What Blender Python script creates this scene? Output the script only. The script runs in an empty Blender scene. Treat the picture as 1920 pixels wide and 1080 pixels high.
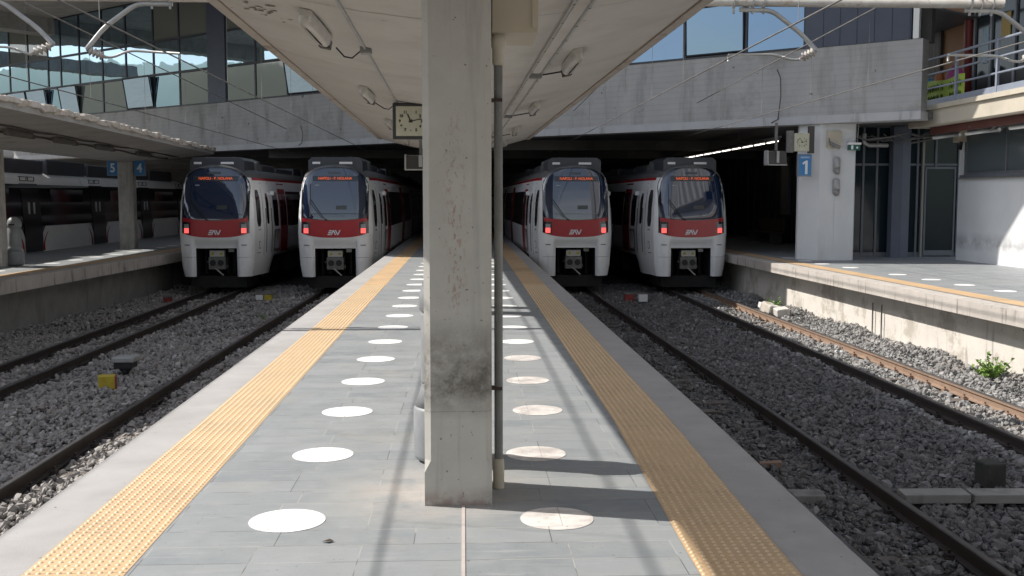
import bpy, math, random
import numpy as np
from math import radians, sin, cos, pi
random.seed(7); rng = np.random.default_rng(11)
S = bpy.context.scene; COL = S.collection

# ------------------------------------------------------------------ camera
cd = bpy.data.cameras.new('camera'); cam = bpy.data.objects.new('camera', cd); COL.objects.link(cam)
cd.sensor_width = 36; cd.lens = 36.56; cd.clip_start = 0.05; cd.clip_end = 5000
cam.location = (0, 0, 1.75); cam.rotation_euler = (radians(90-4.93), 0, radians(-2.64))
S.camera = cam
# ------------------------------------------------------------------ light
SUN = (-0.966, 0.26, 1.0)                      # direction towards the sun
w = bpy.data.worlds.new('World'); S.world = w; w.use_nodes = True
nt = w.node_tree; nt.nodes.clear()
sky = nt.nodes.new('ShaderNodeTexSky'); sky.sky_type = 'NISHITA'; sky.sun_disc = False
sky.sun_elevation = radians(45); sky.sun_rotation = math.atan2(SUN[0], SUN[1]); sky.air_density = 1.0; sky.dust_density = 1.2
bg = nt.nodes.new('ShaderNodeBackground'); bg.inputs[1].default_value = 0.15
tcw = nt.nodes.new('ShaderNodeTexCoord'); mpw = nt.nodes.new('ShaderNodeMapping'); mpw.inputs['Scale'].default_value = (1, 1, 2.6)
cl = nt.nodes.new('ShaderNodeTexNoise'); cl.inputs['Scale'].default_value = 2.6; cl.inputs['Detail'].default_value = 9; cl.inputs['Roughness'].default_value = .58
cr = nt.nodes.new('ShaderNodeValToRGB'); cr.color_ramp.elements[0].position = .50; cr.color_ramp.elements[1].position = .72
cr.color_ramp.elements[1].color = (.8,.8,.8,1)
mxw = nt.nodes.new('ShaderNodeMix'); mxw.data_type = 'RGBA'; mxw.inputs[7].default_value = (6.2, 6.0, 5.7, 1)
hsw = nt.nodes.new('ShaderNodeHueSaturation'); hsw.inputs['Saturation'].default_value = .60
for a_, b_ in ((tcw.outputs['Generated'], mpw.inputs[0]), (mpw.outputs[0], cl.inputs[0]), (cl.outputs[0], cr.inputs[0]), (cr.outputs[0], mxw.inputs[0])): nt.links.new(a_, b_)
wo = nt.nodes.new('ShaderNodeOutputWorld'); nt.links.new(sky.outputs[0], hsw.inputs['Color']); nt.links.new(hsw.outputs[0], mxw.inputs[6]); nt.links.new(mxw.outputs[2], bg.inputs[0]); nt.links.new(bg.outputs[0], wo.inputs[0])
sl = bpy.data.lights.new('sun', 'SUN'); sl.energy = 4.7; sl.angle = radians(0.53); sl.color = (1.0, 0.95, 0.87)
so = bpy.data.objects.new('sun', sl); COL.objects.link(so); so.location = (-20, 5, 30)
from mathutils import Vector
so.rotation_euler = Vector(SUN).to_track_quat('Z', 'Y').to_euler()
S.view_settings.view_transform = 'Standard'; S.view_settings.look = 'None'
S.view_settings.exposure = 0.35; S.view_settings.gamma = 1
S.render.engine = 'CYCLES'
S.cycles.max_bounces = 10; S.cycles.diffuse_bounces = 5; S.cycles.glossy_bounces = 4

# ------------------------------------------------------------------ materials
def newmat(name):
    m = bpy.data.materials.new(name); m.use_nodes = True
    n = m.node_tree; b = n.nodes['Principled BSDF']; return m, n, b
def N(n, t, **k):
    x = n.nodes.new('ShaderNode'+t)
    for a, v in k.items(): setattr(x, a, v)
    return x
def L(n, a, b): n.links.new(a, b)
def ramp(n, fac, p0, p1, c0=(0,0,0,1), c1=(1,1,1,1)):
    r = N(n, 'ValToRGB'); r.color_ramp.elements[0].position = p0; r.color_ramp.elements[1].position = p1
    r.color_ramp.elements[0].color = c0; r.color_ramp.elements[1].color = c1
    L(n, fac, r.inputs[0]); return r.outputs[0]
def mixc(n, fac, a, b):
    x = N(n, 'Mix', data_type='RGBA')
    for s, v in ((x.inputs[0], fac), (x.inputs[6], a), (x.inputs[7], b)):
        if hasattr(v, 'is_linked'): L(n, v, s)
        else: s.default_value = v if not isinstance(v, tuple) else (*v[:3], 1)
    return x.outputs[2]
def coord(n, scale=(1,1,1), world=False):
    if world: g = N(n, 'NewGeometry'); src = g.outputs['Position']
    else: g = N(n, 'TexCoord'); src = g.outputs['Object']
    mp = N(n, 'Mapping'); mp.inputs['Scale'].default_value = scale; L(n, src, mp.inputs[0]); return mp.outputs[0]
def noise(n, vec, s, det=6, rough=.6, dist=0):
    x = N(n, 'TexNoise'); x.inputs['Scale'].default_value = s; x.inputs['Detail'].default_value = det
    x.inputs['Roughness'].default_value = rough; x.inputs['Distortion'].default_value = dist; L(n, vec, x.inputs[0]); return x.outputs[0]
def bumpn(n, b, h, strength, dist):
    x = N(n, 'Bump'); x.inputs['Strength'].default_value = strength; x.inputs['Distance'].default_value = dist
    L(n, h, x.inputs['Height']); L(n, x.outputs[0], b.inputs['Normal'])
def M(name, c1, c2=None, s=3.0, rough=.7, bump=0, metal=0, streak=None, specks=None, blotch=None, world=True, bs=60, ior=None, emit=0, boards=0):
    m, n, b = newmat(name); b.inputs['Roughness'].default_value = rough; b.inputs['Metallic'].default_value = metal
    if ior: b.inputs['IOR'].default_value = ior
    if emit:
        b.inputs['Emission Color'].default_value = (*c1, 1); b.inputs['Emission Strength'].default_value = emit
    if c2 is None:
        b.inputs['Base Color'].default_value = (*c1, 1)
        if not (streak or specks or blotch): 
            if bump:
                v = coord(n, world=world); bumpn(n, b, noise(n, v, bs, 4), bump, .004)
            return m
        c2 = c1
    v = coord(n, world=world)
    f = ramp(n, noise(n, v, s, 7), .32, .68); c = mixc(n, f, c1, c2)
    if blotch:                                   # (colour, scale, lo, hi)
        c = mixc(n, ramp(n, noise(n, v, blotch[1], 8, .7), blotch[2], blotch[3]), c, blotch[0])
    if streak:                                   # (colour, amount lo, hi, xscale, zscale)
        vs = coord(n, (streak[3], streak[3], streak[4]), world)
        c = mixc(n, ramp(n, noise(n, vs, 1.0, 6, .65), streak[1], streak[2]), c, streak[0])
    if specks:
        c = mixc(n, ramp(n, noise(n, v, specks[1], 3, .5), specks[2], specks[2]+.03), c, specks[0])
    if boards:
        wv = N(n, 'TexWave'); wv.bands_direction = 'Z'; wv.inputs['Scale'].default_value = boards; wv.inputs['Distortion'].default_value = .6
        L(n, v, wv.inputs[0]); k = ramp(n, wv.outputs[1], 0.0, .25, (.93,.93,.93,1), (1,1,1,1))
        mm = N(n, 'Mix', data_type='RGBA', blend_type='MULTIPLY'); mm.inputs[0].default_value = 1; L(n, c, mm.inputs[6]); L(n, k, mm.inputs[7]); c = mm.outputs[2]
    L(n, c, b.inputs['Base Color'])
    if bump: bumpn(n, b, noise(n, v, bs, 5), bump, .006)
    return m

# slate paving
def slate():
    m, n, b = newmat('slate_paving')
    v = coord(n, world=True)
    nd = N(n, 'TexNoise'); nd.inputs['Scale'].default_value = .35; L(n, v, nd.inputs[0])
    br = N(n, 'TexBrick'); br.offset = .37; br.offset_frequency = 3; br.squash = 1.35; br.squash_frequency = 3
    for k, val in (('Scale', 1.0), ('Mortar Size', .0035), ('Mortar Smooth', .2), ('Brick Width', .52), ('Row Height', .245), ('Bias', .0)): br.inputs[k].default_value = val
    br.inputs['Color1'].default_value = (.195,.215,.235,1); br.inputs['Color2'].default_value = (.285,.30,.315,1); br.inputs['Mortar'].default_value = (.34,.34,.33,1)
    L(n, v, br.inputs[0])
    br2 = N(n, 'TexBrick'); br2.offset = .37; br2.offset_frequency = 3; br2.squash = 1.35; br2.squash_frequency = 3
    for k, val in (('Scale', 1.0), ('Mortar Size', .003), ('Mortar Smooth', .4), ('Brick Width', .52), ('Row Height', .245)): br2.inputs[k].default_value = val
    L(n, v, br2.inputs[0])
    n1 = ramp(n, noise(n, v, 2.2, 8, .65), .3, .72); c = mixc(n, n1, br.outputs[0], (.28,.295,.30))
    vs = coord(n, (3, 26, 1), True)
    c = mixc(n, ramp(n, noise(n, vs, 1, 5), .55, .85), c, (.34,.35,.355))
    c = mixc(n, ramp(n, noise(n, v, .9, 9, .75), .56, .74), c, (.33,.31,.285))
    dk = ramp(n, noise(n, v, 38, 3, .5), .71, .75); c = mixc(n, dk, c, (.12,.12,.12))
    mort = ramp(n, br2.outputs['Fac'], .3, .9); c = mixc(n, mort, c, ramp(n, noise(n, v, 1.7, 3), .45, .55, (.09,.09,.09,1), (.38,.37,.36,1)))
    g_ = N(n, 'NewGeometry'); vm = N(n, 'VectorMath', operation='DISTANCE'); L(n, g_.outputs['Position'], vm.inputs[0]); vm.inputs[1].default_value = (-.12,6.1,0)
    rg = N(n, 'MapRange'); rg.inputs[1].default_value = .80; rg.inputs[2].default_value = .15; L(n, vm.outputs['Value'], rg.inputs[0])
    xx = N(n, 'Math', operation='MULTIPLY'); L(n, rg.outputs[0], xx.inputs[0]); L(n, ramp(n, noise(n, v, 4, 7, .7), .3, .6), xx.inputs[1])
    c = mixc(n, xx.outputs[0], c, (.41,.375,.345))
    L(n, c, b.inputs['Base Color'])
    L(n, ramp(n, noise(n, v, 5, 5), .3, .7, (.42,.42,.42,1), (.68,.68,.68,1)), b.inputs['Roughness'])
    bumpn(n, b, mixc(n, mort, noise(n, v, 30, 6), (0,0,0)), .25, .004)
    return m
SLATE = slate()
def tactile():
    m, n, b = newmat('yellow_tactile'); v = coord(n, world=True)
    c = mixc(n, ramp(n, noise(n, v, 3, 8, .7), .3, .7), (.56,.375,.21), (.63,.44,.26))
    c = mixc(n, ramp(n, noise(n, v, 1.1, 9, .8), .46, .70), c, (.43,.31,.19))
    vj = coord(n, (.0001, 1/.6, .0001), True); wv = N(n, 'TexWave'); wv.bands_direction = 'Y'; wv.inputs['Scale'].default_value = .314; wv.wave_profile = 'SAW'
    L(n, vj, wv.inputs[0]); c = mixc(n, ramp(n, wv.outputs[1], .984, .992), c, (.28,.19,.11))
    L(n, c, b.inputs['Base Color']); b.inputs['Roughness'].default_value = .55
    return m
TACT = tactile()
DOME = None
CONC_EDGE = M('platform_edge_concrete', (.41,.40,.395), (.34,.33,.325), 2.5, .8, .3, specks=((.13,.125,.12), 20, .705), streak=((.30,.29,.28), .5, .75, .8, .8), bs=120)
CONC_PILLAR = M('pillar_concrete', (.56,.545,.51), (.39,.375,.345), 3.5, .85, .5, streak=((.33,.31,.285), .52, .72, 9, .7), specks=((.14,.12,.10), 42, .72), blotch=((.31,.29,.265), 2.2, .58, .76))
CONC_SOFFIT = M('canopy_plaster', (.56,.54,.505), (.495,.475,.445), 1.1, .85, .15, blotch=((.43,.395,.355), .8, .54, .8), streak=((.46,.43,.39), .55, .75, 1.3, 1.3), specks=((.22,.17,.13), 5.5, .735))
CONC_BAND = M('board_marked_concrete', (.41,.40,.40), (.345,.34,.34), 1.2, .85, .4, streak=((.23,.225,.21), .53, .75, 1.6, .3), blotch=((.20,.195,.175), .35, .52, .72), specks=((.15,.14,.12), 3.5, .70), boards=1.9)
CONC_GREY = M('grey_concrete', (.30,.29,.275), (.22,.215,.20), 2, .85, .4, streak=((.14,.13,.12), .52, .75, 3, .5))
CONC_DARK = M('dark_concrete', (.14,.135,.13), (.085,.082,.08), .8, .9)  # dark uneven grey for the undercroft and inner wall
CONC_CREAM = M('whitewashed_wall', (.68,.64,.59), (.58,.545,.50), 1.5, .85, 1.0, bs=9, blotch=((.44,.40,.35), 1.1, .52, .60), specks=((.16,.14,.12), 9, .72), streak=((.30,.27,.24), .6, .72, 4, .5))
CONC_FASCIA = M('stained_slab_edge', (.52,.48,.44), (.42,.385,.35), 2, .85, .5, streak=((.16,.13,.11), .56, .68, 7, 1.0))
PEBBLE = M('broken_slab_edge', (.66,.60,.53), (.48,.43,.37), 6, .9, 1.0, bs=25)
WHITE_WALL = M('white_painted_wall', (.66,.67,.68), (.60,.61,.62), 1.0, .7, .15, streak=((.50,.50,.50), .55, .8, 2, .4))
WHITE_TRAIN = M('white_train_paint', (.82,.82,.81), (.76,.76,.76), 1.5, .28, 0, streak=((.52,.50,.47), .58, .85, 3, .8), world=False)
GREY_TRAIN = M('grey_roof_paint', (.12,.12,.12), (.08,.08,.08), 2, .5, world=False)
DARK_TRAIN = M('dark_roof_equipment', (.05,.053,.064), (.034,.037,.045), 2, .45, world=False)
RED_TRAIN = M('red_train_paint', (.42,.018,.028), (.34,.014,.022), 2, .22, world=False)
BLACK = M('black_rubber', (.012,.012,.013), None, rough=.55)
BLACKGLOSS = M('black_gloss_panel', (.008,.010,.016), None, rough=.08, ior=1.6)
UNDER = M('underframe_grime', (.016,.015,.014), (.008,.008,.008), 6, .8)
COUPLER = M('coupler_steel', (.20,.195,.18), (.13,.125,.12), 12, .5, metal=.4)
LAMPGREY = M('headlight_glass', (.30,.31,.33), None, rough=.15)
LAMPRED = M('lit_red_tail_lamp', (1.0,.10,.09), None, rough=.3, emit=1.15)
LED = M('lit_orange_display', (1.0,.16,.05), None, rough=.4, emit=.34)
WHITE = M('white_plastic', (.75,.75,.74), None, rough=.4)
YELLOW = M('yellow_paint', (.55,.42,.03), (.42,.31,.03), 9, .6)
REDP = M('faded_red_paint', (.30,.03,.03), (.2,.03,.03), 9, .6)
def glass(name, base, rough=.02, metal=0, ior=1.9, wave=0, ws=.5):
    m, n, b = newmat(name); b.inputs['Base Color'].default_value = (*base, 1); b.inputs['Roughness'].default_value = rough
    b.inputs['Metallic'].default_value = metal; b.inputs['IOR'].default_value = ior
    if wave:
        v = coord(n, world=True); bumpn(n, b, noise(n, v, ws, 2), wave, .05)
    return m
GL_TRAIN = glass('windscreen_glass', (.010,.023,.060), .03, 0, 2.0)
GL_SIDE = glass('cab_side_glass', (.03,.032,.035), .05, 0, 1.7)
GL_BLD = glass('curtain_wall_glass', (.42,.57,.68), .015, 1.0, wave=.12, ws=.55)
GL_RIGHT = glass('blue_curtain_glass', (.15,.215,.30), .015, 1.0, wave=.10, ws=.4)
GL_DIM = glass('tinted_pane_glass', (.10,.115,.105), .03, 0, 2.2, wave=.1, ws=.6)
GL_STORE = glass('shop_glass', (.012,.022,.028), .10, 0, 1.35)
NAVY = M('navy_window_frame', (.018,.022,.036), (.014,.017,.028), 3, .4)
NAVYP = M('navy_cladding', (.05,.062,.10), (.04,.05,.08), 2, .45)
GALV = M('galvanised_steel', (.42,.42,.41), (.33,.33,.32), 7, .5, metal=.3)
GALVD = M('weathered_steel', (.20,.195,.19), (.13,.125,.12), 9, .6, metal=.2)
TUBEP = M('beige_painted_tube', (.55,.53,.49), (.42,.38,.34), 5, .6, streak=((.28,.17,.11), .58, .75, 6, 6))
PORC = M('glazed_insulator', (.55,.52,.47), (.35,.30,.26), 8, .3)
WIRE = M('weathered_wire', (.20,.19,.18), (.08,.075,.07), 4, .5)
RUST_LIT = M('sunlit_rust_rail', (.29,.20,.145), (.21,.14,.10), 6, .75, .3)  # paler copy of the rail rust, sunlight on the outer right rail in its colour
RUST_SHADE = M('shaded_rust_rail', (.045,.032,.027), (.028,.022,.020), 6, .75, .3)  # rail rust with the shade of the other rails put into its colour
STEELTOP = M('worn_rail_top', (.13,.125,.125), (.08,.075,.075), 5, .38, metal=.5)
SLEEPER = M('sleeper_timber', (.17,.145,.125), (.11,.095,.085), 6, .9, .6)
CREAM = M('cream_box_paint', (.53,.47,.37), (.47,.41,.32), 2, .6)
PVC = M('cream_pipe', (.55,.50,.41), (.47,.43,.35), 3, .6)
GREYPIPE = M('grey_drain_pipe', (.25,.25,.24), (.18,.185,.18), 6, .5, specks=((.42,.42,.40), 50, .70))
BINM = M('bin_grey_metal', (.25,.26,.27), (.19,.20,.21), 5, .5)
DIFF = M('lamp_diffuser_plastic', (.50,.48,.44), (.42,.40,.37), 5, .35)
DARKDIF = M('dark_lamp_plastic', (.12,.115,.10), (.08,.075,.07), 5, .5)  # darker diffuser plastic for the left canopy lamps
DARKFIX = M('dark_fixture_metal', (.06,.055,.05), None, rough=.5)
CLOCKF = M('clock_frame', (.035,.035,.035), None, rough=.4)
CLOCKD = M('aged_clock_face', (.56,.54,.42), (.48,.47,.36), 8, .35)
INK = M('clock_ink', (.05,.045,.035), None, rough=.6)
SIGNBLUE = M('sign_blue', (.035,.21,.48), None, rough=.35)
SIGNHEAD = M('sign_header_blue', (.14,.30,.55), None, rough=.35)
SIGNW = M('sign_white', (.72,.76,.80), None, rough=.4)
GREENS = M('exit_green', (.01,.10,.07), None, rough=.4)
ORANGEW = M('ochre_plaster', (.42,.22,.11), (.37,.19,.09), 1.5, .8)
SIDING = M('brown_board_siding', (.10,.085,.07), (.07,.06,.05), 3, .8, streak=((.16,.14,.12), .5, .7, 14, .5))
REDPIPE = M('red_downpipe', (.20,.03,.025), None, rough=.5)
RAILP = M('blue_grey_railing_paint', (.24,.27,.33), (.20,.225,.28), 4, .45)
BALC = M('balcony_slab_concrete', (.50,.45,.37), (.42,.38,.31), 1.5, .8, .3, streak=((.28,.25,.21), .6, .8, 4, .6))
ALU = M('aluminium_frame', (.15,.16,.18), (.12,.13,.15), 5, .45)
LIME = M('lime_sheet', (.42,.55,.06), (.36,.48,.05), 3, .7)
GREENINK = M('dark_green_ink', (.12,.19,.03), None, rough=.8)
PINK = M('magenta_cloth', (.38,.03,.20), (.30,.02,.16), 6, .8)
ORANGE = M('orange_cloth', (.50,.17,.04), (.42,.14,.03), 6, .8)
BLUEC = M('light_blue_cloth', (.10,.30,.45), None, rough=.8)
FLUO = M('lit_fluorescent_tube', (1.0,.93,.82), None, rough=.4, emit=2.6)
TUBEOFF = M('unlit_tube_white', (.72,.73,.74), None, rough=.25)
def sticker_mat(name, base, scuff, lo, hi):
    m, n, b = newmat(name); v = coord(n, world=True); b.inputs['Roughness'].default_value = .5
    br2 = N(n, 'TexBrick'); br2.offset = .37; br2.offset_frequency = 3; br2.squash = 1.35; br2.squash_frequency = 3
    for k, val in (('Scale', 1.0), ('Mortar Size', .003), ('Mortar Smooth', .4), ('Brick Width', .52), ('Row Height', .245)): br2.inputs[k].default_value = val
    L(n, v, br2.inputs[0])
    c = mixc(n, ramp(n, noise(n, v, 4.5, 9, .72), lo, hi), base, scuff)
    c = mixc(n, ramp(n, noise(n, v, 40, 4, .6), .66, .74), c, tuple(x*.6 for x in scuff))
    c = mixc(n, ramp(n, br2.outputs['Fac'], .4, .9, (0,0,0,1), (.75,.75,.75,1)), c, (.30,.29,.28))
    L(n, c, b.inputs['Base Color']); return m
STICK = M('worn_white_sticker', (.86,.86,.86), (.80,.80,.795), 7, .55, blotch=((.62,.59,.57), 2.2, .60, .72))
STICKD = sticker_mat('dirty_white_sticker', (.74,.70,.67), (.47,.43,.41), .40, .62)
STICK = sticker_mat('scuffed_white_sticker', (.86,.86,.86), (.62,.60,.58), .52, .72)
CORR = M('pale_corrugated_metal', (.78,.77,.74), (.66,.65,.62), 1.5, .5)
LEAF = M('weed_leaf', (.13,.24,.04), (.24,.36,.08), 12, .6)
HILL = M('hazy_hill_scrub', (.20,.25,.21), (.28,.31,.27), .01, .95)  # base colour paled to put distance haze into the hills
GROUNDM = M('bare_ground', (.20,.185,.165), (.14,.13,.12), .5, .95)

def ballast_mat(name, a, bb, left, stone):
    m, n, b = newmat(name); b.inputs['Roughness'].default_value = .85
    if stone:
        g = N(n, 'NewGeometry'); rnd = g.outputs['Random Per Island']
        c = ramp(n, rnd, 0, 1, (*a,1), (*bb,1))
        el = c.node.color_ramp.elements; e = el.new(.80); e.color = tuple(a[i]*.5+bb[i]*.30 for i in range(3))+(1,)
        e = el.new(.955); e.color = tuple(x*.72 for x in bb)+(1,)
        v = coord(n, world=True); c = mixc(n, ramp(n, noise(n, v, 45, 4), .35, .7, (0,0,0,1), (.5,.5,.5,1)), c, tuple(x*.55 for x in bb))
        br = ramp(n, noise(n, v, .9, 5, .7), .55, .72, (0,0,0,1), (.55,.55,.55,1)); c = mixc(n, br, c, (a[0]*1.15, a[1]*.95, a[2]*.8))
    else:
        v = coord(n, world=True); vo = N(n, 'TexVoronoi'); vo.inputs['Scale'].default_value = 19; L(n, v, vo.inputs[0])
        c = mixc(n, vo.outputs['Color'], tuple(x*.5 for x in a), bb); k = ramp(n, vo.outputs['Distance'], .25, .55, (1,1,1,1), (.15,.15,.15,1))
        mm = N(n, 'Mix', data_type='RGBA', blend_type='MULTIPLY'); mm.inputs[0].default_value = 1; L(n, c, mm.inputs[6]); L(n, k, mm.inputs[7]); c = mm.outputs[2]
        bumpn(n, b, k, 1.0, .03)
        hs = N(n, 'HueSaturation'); hs.inputs['Saturation'].default_value = .12; L(n, c, hs.inputs['Color']); c = hs.outputs[0]
    L(n, c, b.inputs['Base Color']); return m
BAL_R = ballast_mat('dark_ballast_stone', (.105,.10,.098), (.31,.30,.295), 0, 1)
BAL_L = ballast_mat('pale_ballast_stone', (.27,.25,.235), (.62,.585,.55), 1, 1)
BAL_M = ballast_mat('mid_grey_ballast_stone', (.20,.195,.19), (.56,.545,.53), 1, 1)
BAL_B = ballast_mat('ballast_bed', (.20,.19,.18), (.36,.345,.33), 1, 0)

# ------------------------------------------------------------------ mesh builder
def wloc(o):
    v = Vector((0,0,0))
    while o: v += o.location; o = o.parent
    return v
class MB:
    def __init__(s): s.v = []; s.f = []; s.sm = []; s.mi = []; s.cur = 0
    def add(s, vs, fs, smooth=False):
        b = len(s.v); s.v += [tuple(v) for v in vs]
        for f in fs: s.f.append(tuple(b+i for i in f)); s.sm.append(smooth); s.mi.append(s.cur)
        return s
    def box(s, x0,x1,y0,y1,z0,z1):
        return s.add([(x,y,z) for x in (x0,x1) for y in (y0,y1) for z in (z0,z1)],
            [(0,1,3,2),(4,6,7,5),(0,4,5,1),(2,3,7,6),(0,2,6,4),(1,5,7,3)])
    def obox(s, c, ax, ay, az):           # centre and three half-axis vectors
        c, ax, ay, az = map(Vector, (c, ax, ay, az))
        return s.add([c+i*ax+j*ay+k*az for i in (-1,1) for j in (-1,1) for k in (-1,1)],
            [(0,1,3,2),(4,6,7,5),(0,4,5,1),(2,3,7,6),(0,2,6,4),(1,5,7,3)])
    def tube(s, pts, r, n=8, cap=True):
        pts = [Vector(p) for p in pts]; rs = r if isinstance(r, (list, tuple)) else [r]*len(pts)
        vs = []; up = None
        for i, p in enumerate(pts):
            t = (pts[min(i+1,len(pts)-1)]-pts[max(i-1,0)]).normalized()
            if up is None: up = Vector((0,0,1)) if abs(t.z) < .9 else Vector((1,0,0))
            a = t.cross(up).normalized(); up = a.cross(t).normalized()
            for k in range(n): an = 2*pi*k/n; vs.append(p+(a*cos(an)+up*sin(an))*rs[i])
        fs = [(i*n+k, i*n+(k+1)%n, (i+1)*n+(k+1)%n, (i+1)*n+k) for i in range(len(pts)-1) for k in range(n)]
        s.add(vs, fs, True)
        if cap:
            b = len(s.v)-len(vs); s.f += [tuple(b+k for k in range(n)), tuple(b+len(vs)-1-k for k in range(n))]; s.sm += [False]*2; s.mi += [s.cur]*2
        return s
    def lathe(s, prof, c=(0,0,0), n=20):
        vs = [(c[0]+r*cos(2*pi*k/n), c[1]+r*sin(2*pi*k/n), c[2]+z) for r, z in prof for k in range(n)]
        s.add(vs, [(i*n+k, i*n+(k+1)%n, (i+1)*n+(k+1)%n, (i+1)*n+k) for i in range(len(prof)-1) for k in range(n)], True)
        b = len(s.v)-len(vs); s.f += [tuple(b+n-1-k for k in range(n)), tuple(b+len(vs)-n+k for k in range(n))]; s.sm += [False]*2; s.mi += [s.cur]*2
        return s
    def prism(s, poly, z0, z1):
        n = len(poly); vs = [(x,y,z0) for x,y in poly]+[(x,y,z1) for x,y in poly]
        return s.add(vs, [tuple(range(n))[::-1], tuple(range(n,2*n))]+[(i,(i+1)%n,n+(i+1)%n,n+i) for i in range(n)])
    def strip(s, a, b):                     # quads between two polylines
        n = len(a); return s.add(list(a)+list(b), [(i,i+1,n+i+1,n+i) for i in range(n-1)])
    def grid(s, fn, nu, nv, smooth=True):
        vs = [fn(i/nu, j/nv) for j in range(nv+1) for i in range(nu+1)]; q = nu+1
        return s.add(vs, [(j*q+i, j*q+i+1, (j+1)*q+i+1, (j+1)*q+i) for j in range(nv) for i in range(nu)], smooth)
    def build(s, name, mat, parent=None, origin=None, bevel=0):
        me = bpy.data.meshes.new(name); off = wloc(parent) if parent else Vector(origin or (0,0,0))
        me.from_pydata([tuple(Vector(v)-off) for v in s.v], [], s.f)
        for m_ in (mat if isinstance(mat, (list, tuple)) else [mat]): me.materials.append(m_)
        me.polygons.foreach_set('use_smooth', s.sm); me.polygons.foreach_set('material_index', s.mi); me.update()
        o = bpy.data.objects.new(name, me); COL.objects.link(o)
        if parent: o.parent = parent
        elif origin: o.location = origin
        if bevel:
            bm_ = o.modifiers.new('bevel', 'BEVEL'); bm_.width = bevel; bm_.segments = 2; bm_.limit_method = 'ANGLE'
        return o
def tag(o, label=None, cat=None, group=None, kind=None):
    if label: o['label'] = label
    if cat: o['category'] = cat
    if group: o['group'] = group
    if kind: o['kind'] = kind
    return o
def thing(name, loc, label, cat, group=None):
    o = bpy.data.objects.new(name, None); COL.objects.link(o); o.location = loc; o.empty_display_size = .2
    return tag(o, label, cat, group)
def copy_tree(o, parent=None):
    c = o.copy(); COL.objects.link(c)
    if parent: c.parent = parent
    for ch in list(o.children): copy_tree(ch, c)
    return c
def text(body, size, loc, rot, mat, parent, name='lettering', depth=.002, align='CENTER', sx=1, bold=0):
    cu = bpy.data.curves.new(name, 'FONT'); cu.body = body; cu.size = size; cu.extrude = depth; cu.offset = bold
    cu.align_x = align; cu.align_y = 'CENTER'
    t = bpy.data.objects.new('t', cu); COL.objects.link(t)
    me = bpy.data.meshes.new_from_object(t.evaluated_get(bpy.context.evaluated_depsgraph_get()))
    bpy.data.objects.remove(t); bpy.data.curves.remove(cu)
    me.materials.clear(); me.materials.append(mat)
    o = bpy.data.objects.new(name, me); COL.objects.link(o); o.parent = parent
    o.location = Vector(loc)-wloc(parent); o.rotation_euler = rot; o.scale = (sx,1,1); return o
def lerp(pts, y):
    return float(np.interp(y, [p[0] for p in pts], [p[1] for p in pts]))

GZ = -1.27
# ------------------------------------------------------------------ ground and hills
g = MB(); g.add([(-3000,-3000,GZ-.35),(3000,-3000,GZ-.35),(3000,3000,GZ-.35),(-3000,3000,GZ-.35)], [(0,1,2,3)])
tag(g.build('ground', GROUNDM), kind='structure')
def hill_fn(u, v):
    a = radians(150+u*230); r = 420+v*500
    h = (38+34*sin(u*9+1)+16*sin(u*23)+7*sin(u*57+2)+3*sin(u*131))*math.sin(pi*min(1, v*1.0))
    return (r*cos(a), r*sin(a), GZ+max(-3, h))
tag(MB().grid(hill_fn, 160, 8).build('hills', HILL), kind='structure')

# ------------------------------------------------------------------ ballast
XR = [(0,1.80),(60,1.80)]; 
EDGE1 = [(-12,9.3),(10,8.78),(15.6,8.636),(28,8.317),(34,8.22),(75,8.1)]          # right-hand platform edge X by Y
EDGE4 = [(-12,-10.3),(10,-10.3),(22.5,-9.84),(34,-9.25),(75,-9.0)]
TR = {'a': [(-10,-7.75),(15,-7.5),(32,-7.55),(75,-7.6)], 'b': [(-10,-4.10),(10,-4.11),(23,-4.07),(32,-3.94),(75,-3.9)],
      'c': [(-10,3.68),(8,3.66),(14,3.64),(29,3.46),(75,3.4)], 'd': [(-10,7.35),(12,7.15),(18,7.10),(25,7.02),(32,6.98),(75,6.9)]}
def hb(x, y):
    h = GZ + .028*np.sin(x*2.1+y*.7)*np.sin(y*1.3+x*.4) + .02*np.sin(x*5.3-y*3.1)
    for k in TR:
        c = np.interp(y, [p[0] for p in TR[k]], [p[1] for p in TR[k]]); d = np.abs(np.abs(x-c)-.5)
        h = h - .05*np.exp(-(d/.11)**2) - (.035 if k in 'a' else .012)*np.exp(-((x-c)/.42)**4)
    e = np.interp(y, [p[0] for p in EDGE1], [p[1] for p in EDGE1]); h = h + .10*np.exp(-((x-e-.35)/.45)**2)*(1+.6*np.sin(y*1.7))
    h = h + .05*np.exp(-((x+2.3)/.35)**2)
    return h
for nm, x0, x1 in (('ballast_bed', -11.5, -1.9), ('ballast_bed', 1.5, 9.8)):
    nx = int((x1-x0)/.12); ys = np.concatenate([np.arange(-10, 3, 1.0), np.arange(3, 40, .15), np.arange(40, 80, 2.0)])
    xs = np.linspace(x0, x1, nx); X, Y = np.meshgrid(xs, ys); Z = hb(X, Y)-.012+rng.normal(0, .006, X.shape)
    vs = np.stack([X, Y, Z], -1).reshape(-1, 3); q = nx
    m_ = MB(); m_.add(vs.tolist(), [(j*q+i, j*q+i+1, (j+1)*q+i+1, (j+1)*q+i) for j in range(len(ys)-1) for i in range(nx-1)], True)
    tag(m_.build(nm, BAL_B), kind='structure')
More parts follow.
